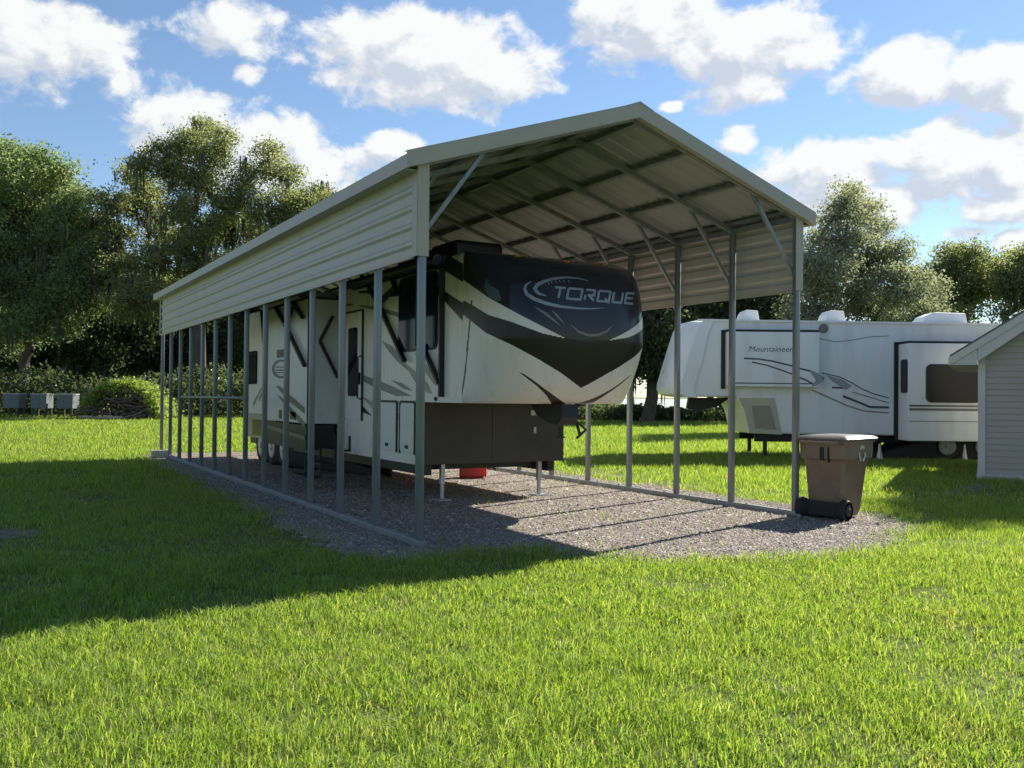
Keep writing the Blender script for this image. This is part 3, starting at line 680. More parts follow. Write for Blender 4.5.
q = MB(); q.prism(rrect(5.78, 1.16, 6.62, 2.98, .07), (X0-.001, 0, 0), (0, 1, 0), (0, 0, 1), (-1, 0, 0), .018); dfr = q.build('entry_door', M['rv'], rv)
q = MB()
for off_, dd in ((0, .02),):
    q.box((X0-.03, 5.75, 1.14), (X0-.002, 5.785, 3.0)); q.box((X0-.03, 6.62, 1.14), (X0-.002, 6.655, 3.0)); q.box((X0-.03, 5.786, 2.98), (X0-.002, 6.619, 3.012))
q.build('frame', M['darkmetal'], dfr)
q = MB(); q.prism(rrect(6.0, 1.55, 6.42, 2.72, .05), (X0-.02, 0, 0), (0, 1, 0), (0, 0, 1), (-1, 0, 0), .012); q.build('pane', M['glass'], dfr)
q = MB(); q.box((X0-.06, 5.84, 1.75), (X0-.02, 5.9, 1.95)); q.tube([(X0-.06, 5.7, 1.5), (X0-.12, 5.7, 1.52), (X0-.12, 5.7, 2.2), (X0-.06, 5.7, 2.22)], .014, 8); q.build('handle', M['darkmetal'], dfr)
for (ya, yb) in ((4.30, 5.0), (3.62, 4.14)):
    q = MB(); q.prism(rrect(ya, .72, yb, 1.46, .07), (X0-.005, 0, 0), (0, 1, 0), (0, 0, 1), (-1, 0, 0), .012); ld = q.build('locker_door', M['rvgrey'], rv)
    q = MB(); 
    for r0, r1 in (((ya-.035, .70), (ya, 1.48)), ((yb, .70), (yb+.035, 1.48)), ((ya+.0005, 1.46), (yb-.0005, 1.495))): q.box((X0-.022, r0[0], r0[1]), (X0-.005, r1[0], r1[1]))
    q.build('seal', M['darkmetal'], ld)
    q = MB(); q.box((X0-.03, (ya+yb)/2-.05, .78), (X0-.017, (ya+yb)/2+.05, .83)); q.build('handle', M['darkmetal'], ld)
# slide-out room
SX, SY0, SY1, SZ0, SZ1 = .92, 6.78, 9.5, 1.06, 3.24
q = MB(); q.box((SX, SY0, SZ0), (X0-.002, SY1, SZ1)); so_ = q.build('slide_out', M['rvgrey'], rv, .015)
q = MB(); 
q.box((SX-.01, SY0-.02, SZ0-.02), (SX+.05, SY0-.001, SZ1+.02)); q.box((SX-.01, SY1+.001, SZ0-.02), (SX+.05, SY1+.02, SZ1+.02)); q.box((SX-.012, SY0, SZ1+.001), (X0-.004, SY1, SZ1+.03)); q.box((X0-.05, SY0-.02, SZ0), (X0-.007, SY0-.0015, SZ1))
q.build('slide_trim', M['darkmetal'], so_)
q = MB()
def sp_(px, m=0, off=.004):
    P = [on_x(x, y, SX) for x, y in px]
    for p in P: p[0] = SX-off
    q.add(P, [list(range(len(P)))], m)
for i in range(26):
    a0 = math.radians(40+i*11); a1 = math.radians(40+(i+1)*11); wv = 1.4+1.6*math.sin(math.pi*i/26)
    sp_([(281+9*math.cos(a), 369-9.5*math.sin(a)) for a in (a0, a1)]+[(281+(9-wv)*math.cos(a), 369-(9.5-wv)*math.sin(a)) for a in (a1, a0)])
for yy in (366.5, 369.5, 372): sp_([(276, yy), (287, yy), (287, yy+1.3), (276, yy+1.3)])
sp_([(277, 350), (285, 349), (285, 357), (277, 358)], 1)
sp_([(276, 386), (280, 386), (305, 408), (305, 414), (290, 402)]); sp_([(277, 394), (281, 397), (305, 422), (305, 428), (292, 415)])
sp_([(279, 410), (282, 410), (282, 419), (279, 419)], 1); sp_([(290, 411), (296, 413), (296, 420), (290, 419)], 1)
sp_([(266, 424), (305, 436), (305, 440), (266, 428)])
q.build('side_graphic', [M['darkvinyl'], M['black']], so_)
q = MB(); q.box((SX+.02, SY0+.1, .60), (X0-.1, SY1-.1, SZ0-.025)); q.build('slide_underframe', M['darkmetal'], so_)
# rear side window
o, _ = side_rect('rear_window', M['glass'], 249, 352, 257, 384, .06, .03, rv)
# awning rollers, arms and struts
q = MB(); q.tube([(X0-.13, 2.62, 3.44), (X0-.13, 6.2, 3.44)], .075, 12); q.box((X0-.06, 2.6, 3.36), (X0-.002, 6.2, 3.5)); q.build('awning_roller', M['darkmetal'], rv)
q = MB(); q.tube([(SX-.1, SY0+.05, 3.30), (SX-.1, SY1-.05, 3.30)], .07, 12); q.build('awning_roller', M['darkmetal'], rv)
def arm(px, X=X0, off=.05, w_=.07):
    q = MB(); P = [on_x(x, y, X) for x, y in px]
    for p in P: p[0] = X-off
    for a_, c_ in zip(P[:-1], P[1:]): q.beam(a_, c_, .045, w_, (1, 0, 0))
    q.build('awning_arm', M['darkmetal'], rv)
arm([(444.5, 268), (443.5, 397)], w_=.09, off=.03); arm([(363, 272), (383, 306), (408, 361)], off=.06); arm([(392, 270), (400, 290)], off=.06); arm([(400, 287), (383, 303)], off=.075)
arm([(426, 345), (443, 383)], off=.06); arm([(339.5, 296), (339.5, 388)], off=.03)
arm([(276, 303), (289, 326), (308, 366)], SX, .06); arm([(292, 298), (306, 318)], SX, .06); arm([(289, 326), (297, 308)], SX, .075); arm([(263, 305), (266, 345)], SX, .04, .05)
q = MB()
for px in ([(333, 316), (320, 341)], [(320, 341), (338, 378)]):
    P = [on_plane(x, y, np.array([0, SY0-.05, 0]), np.array([0, 1., 0])) for x, y in px]; q.beam(P[0], P[1], .05, .05)
q.build('awning_arm', M['darkmetal'], rv)
q = MB(); q.box((2.12, 3.5, ZT+.002), (2.95, 4.4, ZT+.42)); q.build('air_conditioner', M['darkmetal'], rv, .07, 3)
q = MB(); q.box((2.4, 9.6, ZT+.002), (3.2, 10.5, ZT+.33)); q.build('air_conditioner', M['darkmetal'], rv, .07, 3)
for x in (2.02, 3.72):
    q = MB(); q.box((x-.034, 3.63, .25), (x+.034, 3.70, ZL-.001)); q.box((x-.024, 3.641, .03), (x+.024, 3.689, .251)); q.box((x-.11, 3.56, .0), (x+.11, 3.78, .03)); q.build('landing_leg', M['steel'], rv, .004)
q = MB(); q.prism([(1.42, 1.476), (2.2, 1.476), (2.05, 1.33), (1.75, 1.22), (1.5, 1.2), (1.38, 1.3)], (XC-.13, 0, 0), (0, 1, 0), (0, 0, 1), (1, 0, 0), .26)
q.tube([(XC, 1.62, 1.17), (XC, 1.62, 1.02)], .035, 10); q.lathe((XC, 1.62, 1.02), (0, 0, 1), [(0, .06), (.02, .06)], 12)
q.tube([(XC+.13, 1.7, 1.3), (XC+.3, 1.65, 1.22), (XC+.5, 1.75, 1.12), (XC+.45, 1.9, 1.0)], .018, 6); q.tube([(XC+.13, 1.9, 1.4), (XC+.35, 1.8, 1.3), (XC+.4, 1.75, 1.05)], .022, 6)
q.build('pin_box', M['darkmetal'], rv)
def wheel(cx_, cy_, r, wd, out_, parent, axis=(1, 0, 0)):
    a = np.array(axis, float)
    q = MB(); c = np.array([cx_, cy_, r]); q.lathe(c-a*wd/2, a, [(0, r*.6), (0, r*.86), (wd*.14, r*.97), (wd*.3, r), (wd*.7, r), (wd*.86, r*.97), (wd, r*.86), (wd, r*.6)], 28)
    wo_ = q.build('wheel', M['rubber'], parent)
    q = MB(); s_ = out_; q.lathe(c+a*s_*(wd*.5-.06), a*s_, [(0, r*.62), (.05, r*.6), (.055, r*.52), (.02, r*.45), (.03, r*.2), (.075, r*.17), (.08, .01)], 20); q.build('rim', M['steel'], wo_)
for y in (10.6, 11.5, 12.4): 
    for x, s_ in ((X0+.16, -1), (X1-.16, 1)): wheel(x, y, .40, .24, s_, rv)
q = MB(); q.box((X0-.006, 10.05, .62), (X0+.12, 12.95, .98)); q.build('fender_skirt', M['black'], rv)
for (x, y, z) in ((1.22, 6.12, .66), (.97, 5.95, .44), (.72, 5.75, .24)):
    q = MB(); q.box((x-.13, 5.75, z-.03), (x+.13, 6.55, z)); q.box((x+.09, 5.76, z), (x+.13, 5.79, z+.23)); q.box((x+.09, 6.51, z), (x+.13, 6.54, z+.23)); q.build('step', M['darkmetal'], rv, .005)
for z in (3.1, 1.62):
    q = MB(); q.box((X0-.012, YB-.0+.05, z-.006), (X0-.002, 5.7, z+.006))
for i_, (x_, y_) in enumerate(((2.1, 1.62), (2.8, 1.5), (3.5, 1.62))):
    h_, n_, _a, _b = bvh.find_nearest(Vector((x_, y_, 3.45))); q = MB(); q.obox(np.array(h_), (np.array((1., 0, 0)), np.array((0, .9, .3)), np.array((0, -.3, .9))), (.05, .025, .018)); q.build('clearance_light', M['amber'], rv, .005)
q = MB(); q.box((X0-.016, 2.65, 3.375), (X0-.003, YR, 3.40)); q.build('drip_rail', M['rvgrey'], rv)
q = MB(); q.lathe((X0-.004, 2.9, 1.53), (-1, 0, 0), [(0, .03), (.02, .028), (.025, .01)], 10); q.build('marker_light', M['darkmetal'], rv)

# ------------------------------------------------------------------ white trailer behind
T = np.array([.86, -.51, 0]); T /= np.linalg.norm(T); N = np.array([T[1], -T[0], 0]); TB = np.array([14.1, 8.95, 0])
Z_ = np.array([0, 0, 1.])
def tw(x, y, off=0.):
    Q = on_plane(x, y, TB+N*off, N); return float((Q-TB)@T), float(Q[2])
def tp(s, n, z): return TB+T*s+N*n+Z_*z
t2 = thing('camper_trailer', 'older white trailer with grey swoosh stripes parked on grass beyond the carport', 'trailer', tuple(TB+T*2.5))
TWD = 2.45; TL = 7.6
prof_ = [(-1.55, 3.66), (-1.72, 3.63), (-1.8, 3.5), (-1.95, 2.95), (-2.15, 2.3), (-2.2, 1.93), (-2.2, 1.75), (-2.15, 1.63), (-2.0, 1.6), (-.86, 1.6), (-.66, 1.25), (-.5, .64), (TL, .6), (TL, 3.6), (0, 3.66)]
q = MB(); q.prism([(s, z) for s, z in prof_], tp(0, -TWD, 0), T, Z_, N, TWD, 0)
body2 = q.build('body', [M['white']], t2, .05, 3)
q = MB()   # moulded front cap: bowed in plan, slightly proud of the walls
capp = [(-1.45, 3.68), (-1.72, 3.665), (-1.90, 3.60), (-2.0, 3.40), (-2.14, 2.96), (-2.33, 2.31), (-2.43, 1.95), (-2.44, 1.80), (-2.38, 1.66), (-2.28, 1.60), (-1.9, 1.575)]
nsl = 17; kk = len(capp); Vc = []
for i in range(nsl):
    t_ = -1+2*i/(nsl-1); n_ = -TWD/2+t_*(TWD/2+.03); bow = -.30*(1-abs(t_)**3); edge = .10*max(0, (abs(t_)-.8)/.2)**2
    for j_, (a_, z_) in enumerate(capp):
        f_ = min(1., j_/2, (kk-1-j_)/2); Vc.append(tp(a_+(bow+edge)*f_, n_, z_-.03*max(0, (abs(t_)-.85)/.15)**2*(1 if j_ < 3 else 0)))
q.add(Vc, [(i*kk+j_, (i+1)*kk+j_, (i+1)*kk+j_+1, i*kk+j_+1) for i in range(nsl-1) for j_ in range(kk-1)], 0, True)
side_ = [(-1.62, 3.3), (-1.75, 2.6), (-1.93, 2.05), (-1.98, 1.75)]
for n_, e_ in ((.03, nsl-1), (-TWD-.03, 0)):
    back_ = [tp(a_, n_, z_) for a_, z_ in side_]; P_c = Vc[e_*kk:(e_+1)*kk]+back_[::-1]
    q.add(P_c, [list(range(len(P_c)))], 0)
    inn = [p_-N*(.035 if n_ > 0 else -.035) for p_ in back_[::-1]+[Vc[e_*kk]]]; ou = back_[::-1]+[Vc[e_*kk]]
    m_ = len(ou); q.add([Vc[e_*kk+kk-1]]+ou+[Vc[e_*kk+kk-1]-N*(.035 if n_ > 0 else -.035)]+inn, [(i, i+1, m_+2+i, m_+1+i) for i in range(m_)], 1)
q.build('front_cap', [M['whitecap'], M['grey_vinyl']], t2)
q = MB(); q.prism([(-.80, 1.585), (-.65, 1.26), (-.50, .66), (.35, .62), (.15, 1.585)], tp(0, .0, 0), T, Z_, N, .02, 0)
q.prism([(-.45, 1.38), (-.36, .78), (.2, .75), (.02, 1.38)], tp(0, .021, 0), T, Z_, N, .012, 1); q.build('hitch_skirt', [M['cream'], M['taupe']], t2)
def slide2(s0, s1, z0, z1, dep, name='slide_out'):
    q = MB(); q.prism([(s0, z0), (s1, z0), (s1, z1), (s0, z1)], tp(0, .002, 0), T, Z_, N, dep); o = q.build(name, M['white'], t2, .02)
    q = MB()
    q.prism([(s0-.11, z0-.06), (s0-.005, z0-.06), (s0-.005, z1+.06), (s0-.11, z1+.06)], tp(0, .001, 0), T, Z_, N, .035); q.prism([(s0-.005, z1+.002), (s1, z1+.002), (s1, z1+.06), (s0-.005, z1+.06)], tp(0, .001, 0), T, Z_, N, dep*.9)
    q.build('slide_seal', M['darkmetal'], o); return o
s0, z1 = tw(736, 330); s1, z0 = tw(812, 389)
o = bslide = slide2(-1.16, s1+.1, z0+.04, 3.32, .30)
q = MB(); q.prism([(-1.14, z0+.12), (s1, z0+.12), (s1, z0+.15), (-1.14, z0+.15)], tp(0, .302, 0), T, Z_, N, .004); text_mb(q, 'Mountaineer', tp(-.62, .302, 2.80), T, Z_, N, .2, .006, 0, .15, width=1.15); q.build('lettering', M['darkvinyl'], o)
DS = .66
sA, _ = tw(908.5, 345, DS); _, zt_ = tw(908, 343, DS); _, zb_ = tw(912, 441, DS)
big = slide2(sA, sA+3.6, zb_, zt_, DS)
q = MB(); wl, wt = tw(926, 364, DS); wr, wb = tw(980.5, 403, DS)
q.prism(rrect(wl, wb, wr, wt, .14), tp(0, DS+.001, 0), T, Z_, N, .03); wn = q.build('window', M['darkmetal'], big)
q = MB(); q.prism(rrect(wl+.07, wb+.07, wr-.07, wt-.07, .1), tp(0, DS+.032, 0), T, Z_, N, .006); q.build('pane', M['glass'], wn)
q = MB(); q.prism([(wl+.07, (wb+wt)/2-.1), (wr-.07, (wb+wt)/2-.1), (wr-.07, (wb+wt)/2-.06), (wl+.07, (wb+wt)/2-.06)], tp(0, DS+.039, 0), T, Z_, N, .01); q.build('mullion', M['darkmetal'], wn)
q = MB()
for z, h, mm_ in ((1.40, .05, 0), (1.30, .06, 0), (1.02, .015, 0)): q.prism([(sA+.02, z), (sA+3.55, z), (sA+3.55, z+h), (sA+.02, z+h)], tp(0, DS+.001, 0), T, Z_, N, .012)
q.build('rub_rail', M['grey_vinyl'], big)
q = MB(); q.prism(rrect(.22, 1.75, .62, 2.62, .08), tp(sA-.001, 0, 0), N, Z_, -T, .02); q.build('end_window', M['glass'], big)
# stripes and fittings on the near wall
q = MB()
def dec(px, off=.004, m=0):
    P = []
    for x, y in px:
        s, z = tw(x, y, off); P.append(tp(s, off, z))
    q.add(P, [list(range(len(P)))], m)
def dline(px, wd, off=.005, m=0):
    for i, ((a, c), (e, f_)) in enumerate(zip(px[:-1], px[1:])):
        l = math.hypot(e-a, f_-c); nx, ny = -(f_-c)/l*wd/2, (e-a)/l*wd/2; dec([(a+nx, c+ny), (e+nx, f_+ny), (e-nx, f_-ny), (a-nx, c-ny)], off+.0004*i, m)
SLO = .305
dline([(744, 358.3), (758, 359), (772, 361), (786, 364.5), (793, 366)], 1.7, SLO); dline([(752, 362), (768, 365.5), (784, 371), (793, 374.5)], 1.4, SLO+.005)
q.build('stripe_graphic', [M['darkvinyl'], M['bluevinyl'], M['taupe']], bslide); q = MB()
dline([(798, 368), (810, 371), (818, 374), (824, 379)], 1.8, .306); dline([(798, 377), (806, 380), (813, 384)], 1.7, .309)
dec([(809, 370), (820, 374), (824, 380), (818, 385), (811, 387), (816, 380)], .312, 1)
dline([(822, 373), (840, 377), (852, 383), (862, 389), (874, 394), (889, 398)], 1.1); dec([(826, 375), (842, 379), (852, 386), (846, 390), (833, 382)], .006, 1); dline([(832, 387.5), (848, 388)], 2)
dline([(812, 390), (830, 398), (848, 406), (864, 411), (889, 413)], 1.5, .004, 2); dline([(843, 396), (858, 402), (870, 407), (889, 407.5)], 2.2, .01, 0); dline([(852, 392), (866, 396), (889, 403)], 1.0, .016, 2)
q.build('stripe_graphic', [M['darkvinyl'], M['bluevinyl'], M['taupe']], t2); q = MB()
dline([(815, 337.5), (835, 341.8), (850, 340.5), (870, 336.8), (889, 336)], 1.0, .006, 0)
q.build('pinstripe', M['bluevinyl'], t2)
q = MB(); s_, z_ = tw(823.5, 328.5); q.lathe(tp(s_, .002, z_), N, [(0, .13), (.03, .12), (.035, .05)], 18); q.build('vent_cover', M['grey_vinyl'], t2)
q = MB(); q.prism([(-1.9, 3.615), (TL-.02, 3.55), (TL-.02, 3.60), (-1.9, 3.665)], tp(0, .001, 0), T, Z_, N, .05); q.build('roof_gutter', M['whitecap'], t2)
for (xa, xb, ya) in ((738, 757, 310.5), (821, 842, 311), (918, 962, 313)):
    sa, za = tw(xa, ya, -.9); sb_, _ = tw(xb, ya, -1.)
    q = MB(); q.prism([(sa, 3.6), (sb_, 3.6), (sb_-.06, za-.02), (sa+.28*(sb_-sa), za), (sa+.08, za-.12)], tp(0, -1.35, 0), T, Z_, N, .7)
    o = q.build('roof_unit', M['acwhite'], t2, .03)
sh_, _ = tw(812, 425); 
q = MB(); q.prism([(.9, .68), (2.6, .68), (2.6, 1.2), (.9, 1.2)], tp(0, .001, 0), T, Z_, N, .012); q.build('baggage_door', M['white'], t2)
q = MB(); q.prism([(-.3, .42), (TL-.2, .42), (TL-.2, .595), (-.3, .595)], tp(0, -.35, 0), T, Z_, N, .1); q.prism([(-.3, .42), (TL-.2, .42), (TL-.2, .595), (-.3, .595)], tp(0, -2.1, 0), T, Z_, N, .1)
for s in (1.0, 2.5, 6.5): q.prism([(s, .45), (s+.1, .45), (s+.1, .59), (s, .59)], tp(0, -2.0, 0), T, Z_, N, 1.65)
q.prism([(2.2, .12), (3.2, .12), (3.2, .41), (2.2, .41)], tp(0, -1.2, 0), T, Z_, N, .6)
q.build('chassis', M['darkmetal'], t2)
for n_ in (-.3, -2.0):
    q = MB(); c = tp(-.02, n_, 0); q.obox(c+Z_*.33, (T, N, Z_), (.045, .045, .28)); q.obox(c+Z_*.015, (T, N, Z_), (.12, .12, .015)); q.build('landing_leg', M['darkmetal'], t2)
q = MB(); q.prism([(-1.9, 1.58), (-.8, 1.58), (-1.1, 1.35), (-1.7, 1.2), (-1.95, 1.28)], tp(0, -1.38, 0), T, Z_, N, .3); q.tube([tp(-1.75, -1.23, 1.25), tp(-1.75, -1.23, 1.05)], .04, 8); q.build('pin_box', M['darkmetal'], t2)
def wheel2(s, n, r, out_):
    q = MB(); a = N; wd = .22; c = tp(s, n, r); q.lathe(c-a*wd/2, a, [(0, r*.6), (0, r*.86), (wd*.14, r*.97), (wd*.3, r), (wd*.7, r), (wd*.86, r*.97), (wd, r*.86), (wd, r*.6)], 28); o = q.build('wheel', M['rubber'], t2)
    q = MB(); q.lathe(c+a*out_*(wd*.5-.06), a*out_, [(0, r*.62), (.05, r*.6), (.055, r*.5), (.02, r*.42), (.03, r*.2), (.07, r*.17), (.075, .01)], 18); q.build('rim', M['galv'], o)
for s in (4.55, 5.5):
    for n_, o_ in ((.25, 1), (-2.3, -1)): wheel2(s, n_, .37, o_)
for s in (1.45, 2.75, 3.0+1.95):
    q = MB(); c = tp(s+.05, .32, 0); q.lathe(c, (0, 0, 1), [(0, .13), (.02, .13), (.03, .09), (.3, .035), (.42, .03)], 12); q.build('jack_stand', M['steel'], t2)

# ------------------------------------------------------------------ garden shed, right edge
SW = np.array([math.cos(math.radians(-57)), math.sin(math.radians(-57)), 0]); SV = np.array([-SW[1], SW[0], 0]); SB = np.array([13.16, 2.42, 0])
SHW, SHD, SHE, SSL = 6.4, 4.6, 2.66, .66
def shp(a, d, z): return SB+SW*a+SV*d+Z_*z
shed = thing('storage_shed', 'grey beige clapboard shed with pale rake trim at the right edge', 'shed', tuple(SB+SW*SHW/2+SV*SHD/2))
q = MB(); q.prism([(0, .0), (SHW, .0), (SHW, SHE), (SHW/2, SHE+SSL*SHW/2), (0, SHE)], shp(0, .03, 0), SW, Z_, SV, SHD-.06)
z = .12
while z < SHE+SSL*SHW/2-.15:
    e = max(0, (z+.115-SHE)/SSL); a0, a1 = max(.09, e+.02), min(SHW-.09, SHW-e-.02)
    if a1 > a0:
        q.add([shp(a0, .027, z), shp(a1, .027, z), shp(a1, .006, z), shp(a0, .006, z), shp(a0, .026, z+.118), shp(a1, .026, z+.118)], [(0, 1, 2, 3), (3, 2, 5, 4)])
    z += .12
for k in range(21):
    z = .12+.12*k; q.add([shp(.027, .1, z), shp(.027, SHD-.1, z), shp(.004, SHD-.1, z), shp(.004, .1, z), shp(.026, .1, z+.118), shp(.026, SHD-.1, z+.118)], [(0, 1, 2, 3), (3, 2, 5, 4)])
q.build('wall', M['siding'], shed)
for a in (0, SHW-.13):
    q = MB(); q.prism([(a, .04), (a+.13, .04), (a+.13, SHE-.02), (a, SHE-.02)], shp(0, -.012, 0), SW, Z_, SV, .04); q.build('corner_board', M['shedtrim'], shed)
q = MB(); q.prism([(-.02, 0), (SHW+.02, 0), (SHW+.02, .12), (-.02, .12)], shp(0, -.02, 0), SW, Z_, SV, SHD); q.build('foundation', M['concrete'], shed)
EO = .5; FO = .28
q = MB()
for sg in (0, 1):
    f_ = (lambda a: a) if sg == 0 else (lambda a: SHW-a)
    P = [(f_(-EO), SHE-SSL*EO+.10), (SHW/2, SHE+SSL*SHW/2+.10), (SHW/2, SHE+SSL*SHW/2+.14), (f_(-EO), SHE-SSL*EO+.14)]
    q.prism(P, shp(0, -FO-.03, 0), SW, Z_, SV, SHD+2*FO+.06)
q.build('roof', M['shingle'], shed)
for dd in (-FO-.025, SHD+FO):
    q = MB()
    for sg in (0, 1):
        f_ = (lambda a: a) if sg == 0 else (lambda a: SHW-a)
        q.prism([(f_(-EO+.0), SHE-SSL*EO-.06), (SHW/2, SHE+SSL*SHW/2-.06), (SHW/2, SHE+SSL*SHW/2+.098), (f_(-EO), SHE-SSL*EO+.098)], shp(0, dd, 0), SW, Z_, SV, .025)
    q.build('rake_board', M['shedtrim'], shed)
q = MB()
for sg in (0, 1):
    f_ = (lambda a: a) if sg == 0 else (lambda a: SHW-a)
    q.prism([(f_(-EO+.01), SHE-SSL*EO-.055), (f_(-.01), SHE-SSL*EO-.055), (f_(-.01), SHE-SSL*EO-.03), (f_(-EO+.01), SHE-SSL*EO-.03)], shp(0, -FO, 0), SW, Z_, SV, SHD+2*FO)
    q.prism([(f_(-EO), SHE-SSL*EO-.06), (f_(-EO-.02), SHE-SSL*EO-.06), (f_(-EO-.02), SHE-SSL*EO+.10), (f_(-EO), SHE-SSL*EO+.10)], shp(0, -FO-.02, 0), SW, Z_, SV, SHD+2*FO)
    q.prism([(f_(-EO+.02), SHE-SSL*EO-.028), (f_(-.012), SHE-SSL*EO-.028), (f_(-.012), SHE-.075)], shp(0, -FO+.005, 0), SW, Z_, SV, FO-.03)
    q.prism([(f_(-.005), SHE-.32), (f_(SHW/2), SHE+SSL*SHW/2-.07), (f_(SHW/2), SHE+SSL*SHW/2-.045), (f_(-.005), SHE-.05)], shp(0, -FO, 0), SW, Z_, SV, FO+.02)
q.build('soffit', M['shedtrim'], shed)

# ------------------------------------------------------------------ wheeled bin
BC = np.array([5.95, -.28, 0]); ang_ = math.radians(8)
BX = np.array([math.sin(YAW+.62), 0, 0])
bang = YAW+.64           # axle heading, turned from the picture plane
AX = np.array([math.cos(bang), -math.sin(bang), 0]); BD = np.array([math.sin(bang), math.cos(bang), 0])   # AX along the axle (left to right), BD from axle side to the lid opening side
AX = RGT*math.cos(.80)-FWD*math.sin(.80); AX[2] = 0; AX /= np.linalg.norm(AX); BD = np.cross(Z_, AX)
def bp_(a, d, z): return BC+AX*a+BD*d+Z_*z
binn = thing('trash_cart', 'brown wheeled trash cart with shiny lid standing on gravel by the front right carport post', 'trash cart', tuple(BC))
def ring(w0, d0, d1, z, r=.05):
    return [bp_(a, d, z) for a, d in rrect(-w0, d0, w0, d1, r, 4)]
q = MB(); levels = [(.23, -.27, .20, .04), (.245, -.28, .25, .12), (.285, -.32, .36, .76), (.30, -.335, .385, .78), (.325, -.37, .42, .80), (.335, -.38, .435, 1.0), (.35, -.395, .45, 1.005), (.35, -.395, .45, 1.03)]
V = []; 
for w0, d0, d1, z in levels: V += ring(w0, d0, d1, z)
k = len(V)//len(levels); q.add(V, [(i*k+j, i*k+(j+1) % k, (i+1)*k+(j+1) % k, (i+1)*k+j) for i in range(len(levels)-1) for j in range(k)], 0, True)
q.add(V[:k]+V[-k:], [list(range(k))[::-1], list(range(k, 2*k))]); q.build('bin_body', M['bin'], binn)
q = MB(); lv = [(.365, -.42, .50, 1.032), (.37, -.425, .51, 1.06), (.34, -.39, .47, 1.085), (.22, -.26, .33, 1.105), (.05, -.1, .15, 1.11)]; V = []
for w0, d0, d1, z in lv: V += ring(w0, d0, d1, z, .05 if w0 > .1 else .04)
q.add(V, [(i*k+j, i*k+(j+1) % k, (i+1)*k+(j+1) % k, (i+1)*k+j) for i in range(len(lv)-1) for j in range(k)], 0, True); q.add(V[:k]+V[-k:], [list(range(k))[::-1], list(range(k, 2*k))])
q.prism([(.48, 1.06), (.56, 1.0), (.58, .95), (.555, .945), (.53, .99), (.48, 1.03)], bp_(-.2, 0, 0), BD, Z_, AX, .4)
q.build('lid', M['binlid'], binn)
q = MB(); q.tube([bp_(-.26, -.38, .99), bp_(-.26, -.47, 1.01), bp_(.26, -.47, 1.01), bp_(.26, -.38, .99)], .018, 8); q.build('handle', M['bin'], binn)
q = MB(); q.obox(bp_(0, -.372, .86), (AX, BD, Z_), (.025, .02, .085)); q.obox(bp_(.09, -.37, .85), (AX, BD, Z_), (.01, .018, .1)); q.build('handle_bracket', M['rubber'], binn)
q = MB(); q.tube([bp_(-.33, -.31, .125), bp_(.33, -.31, .125)], .02, 8); q.obox(bp_(0, -.30, .14), (AX, BD, Z_), (.22, .06, .09)); q.build('axle_housing', M['rubber'], binn)
for s_ in (-1, 1):
    q = MB(); c = bp_(s_*.30, -.33, .14); q.lathe(c-AX*.05, AX, [(0, .05), (0, .12), (.02, .137), (.08, .137), (.10, .12), (.10, .05)], 24); wo_ = q.build('wheel', M['rubber'], binn)
    q = MB(); q.lathe(c+AX*s_*.03, AX*s_, [(0, .08), (.022, .075), (.026, .03), (.035, .02), (.036, .005)], 16); q.build('hub', M['darkmetal'], wo_)
q = MB()     # three chasing arrows printed on the side
for kx in range(3):
    a0 = math.radians(90+120*kx); c_ = np.array([.07, .86])
    pts = [(c_[0]+.085*math.cos(a0+math.radians(t)), c_[1]+.095*math.sin(a0+math.radians(t))) for t in (-45, -15, 15)]
    for (x0_, y0_), (x1_, y1_) in zip(pts[:-1], pts[1:]):
        l = math.hypot(x1_-x0_, y1_-y0_); nx, ny = -(y1_-y0_)/l*.02, (x1_-x0_)/l*.02
        q.add([bp_(.3375, x0_+nx, y0_+ny), bp_(.3375, x1_+nx, y1_+ny), bp_(.3375, x1_-nx, y1_-ny), bp_(.3375, x0_-nx, y0_-ny)], [(0, 1, 2, 3)])
    t0 = a0+math.radians(15); t1 = a0+math.radians(48)
    q.add([bp_(.3378, c_[0]+.125*math.cos(t0), c_[1]+.135*math.sin(t0)), bp_(.3378, c_[0]+.045*math.cos(t0), c_[1]+.055*math.sin(t0)), bp_(.3378, c_[0]+.085*math.cos(t1), c_[1]+.095*math.sin(t1))], [(0, 1, 2)])
q.build('recycling_mark', M['emblem'], binn)

# ------------------------------------------------------------------ small things
P = on_ground(473, 478); fc = thing('fuel_can', 'red plastic fuel can lying on the gravel behind the landing leg', 'fuel can', (P[0], P[1], .006))
q = MB(); q.obox((P[0], P[1], .15), (RGT*[1, 1, 0], FWD*[1, 1, 0], Z_), (.26, .14, .14)); q.build('can_body', M['red'], fc, .04, 3)
q = MB(); c = np.array([P[0], P[1], 0]); r0 = RGT*[1, 1, 0]
q.tube([c+r0*.26+Z_*.2, c+r0*.36+Z_*.22, c+r0*.44+Z_*.17], .028, 8); q.build('spout', M['darkmetal'], fc)
q = MB(); q.tube([c-r0*.14+Z_*.28, c-r0*.12+Z_*.35, c+r0*.12+Z_*.35, c+r0*.14+Z_*.28], .022, 8); q.build('handle', M['red'], fc)
P = on_ground(160, 458); q = MB()
q.box((P[0]-.2, P[1]-.1, 0), (P[0]+.2, P[1]-.06, .19)); q.box((P[0]-.2, P[1]+.06, 0), (P[0]+.2, P[1]+.1, .19))
for x in (-.2, -.02, .16): q.box((P[0]+x, P[1]-.0599, 0), (P[0]+x+.04, P[1]+.0599, .19))
tag(q.build('concrete_block', M['concrete'], None, .006), 'pale hollow concrete block beside the far left carport post', 'block')
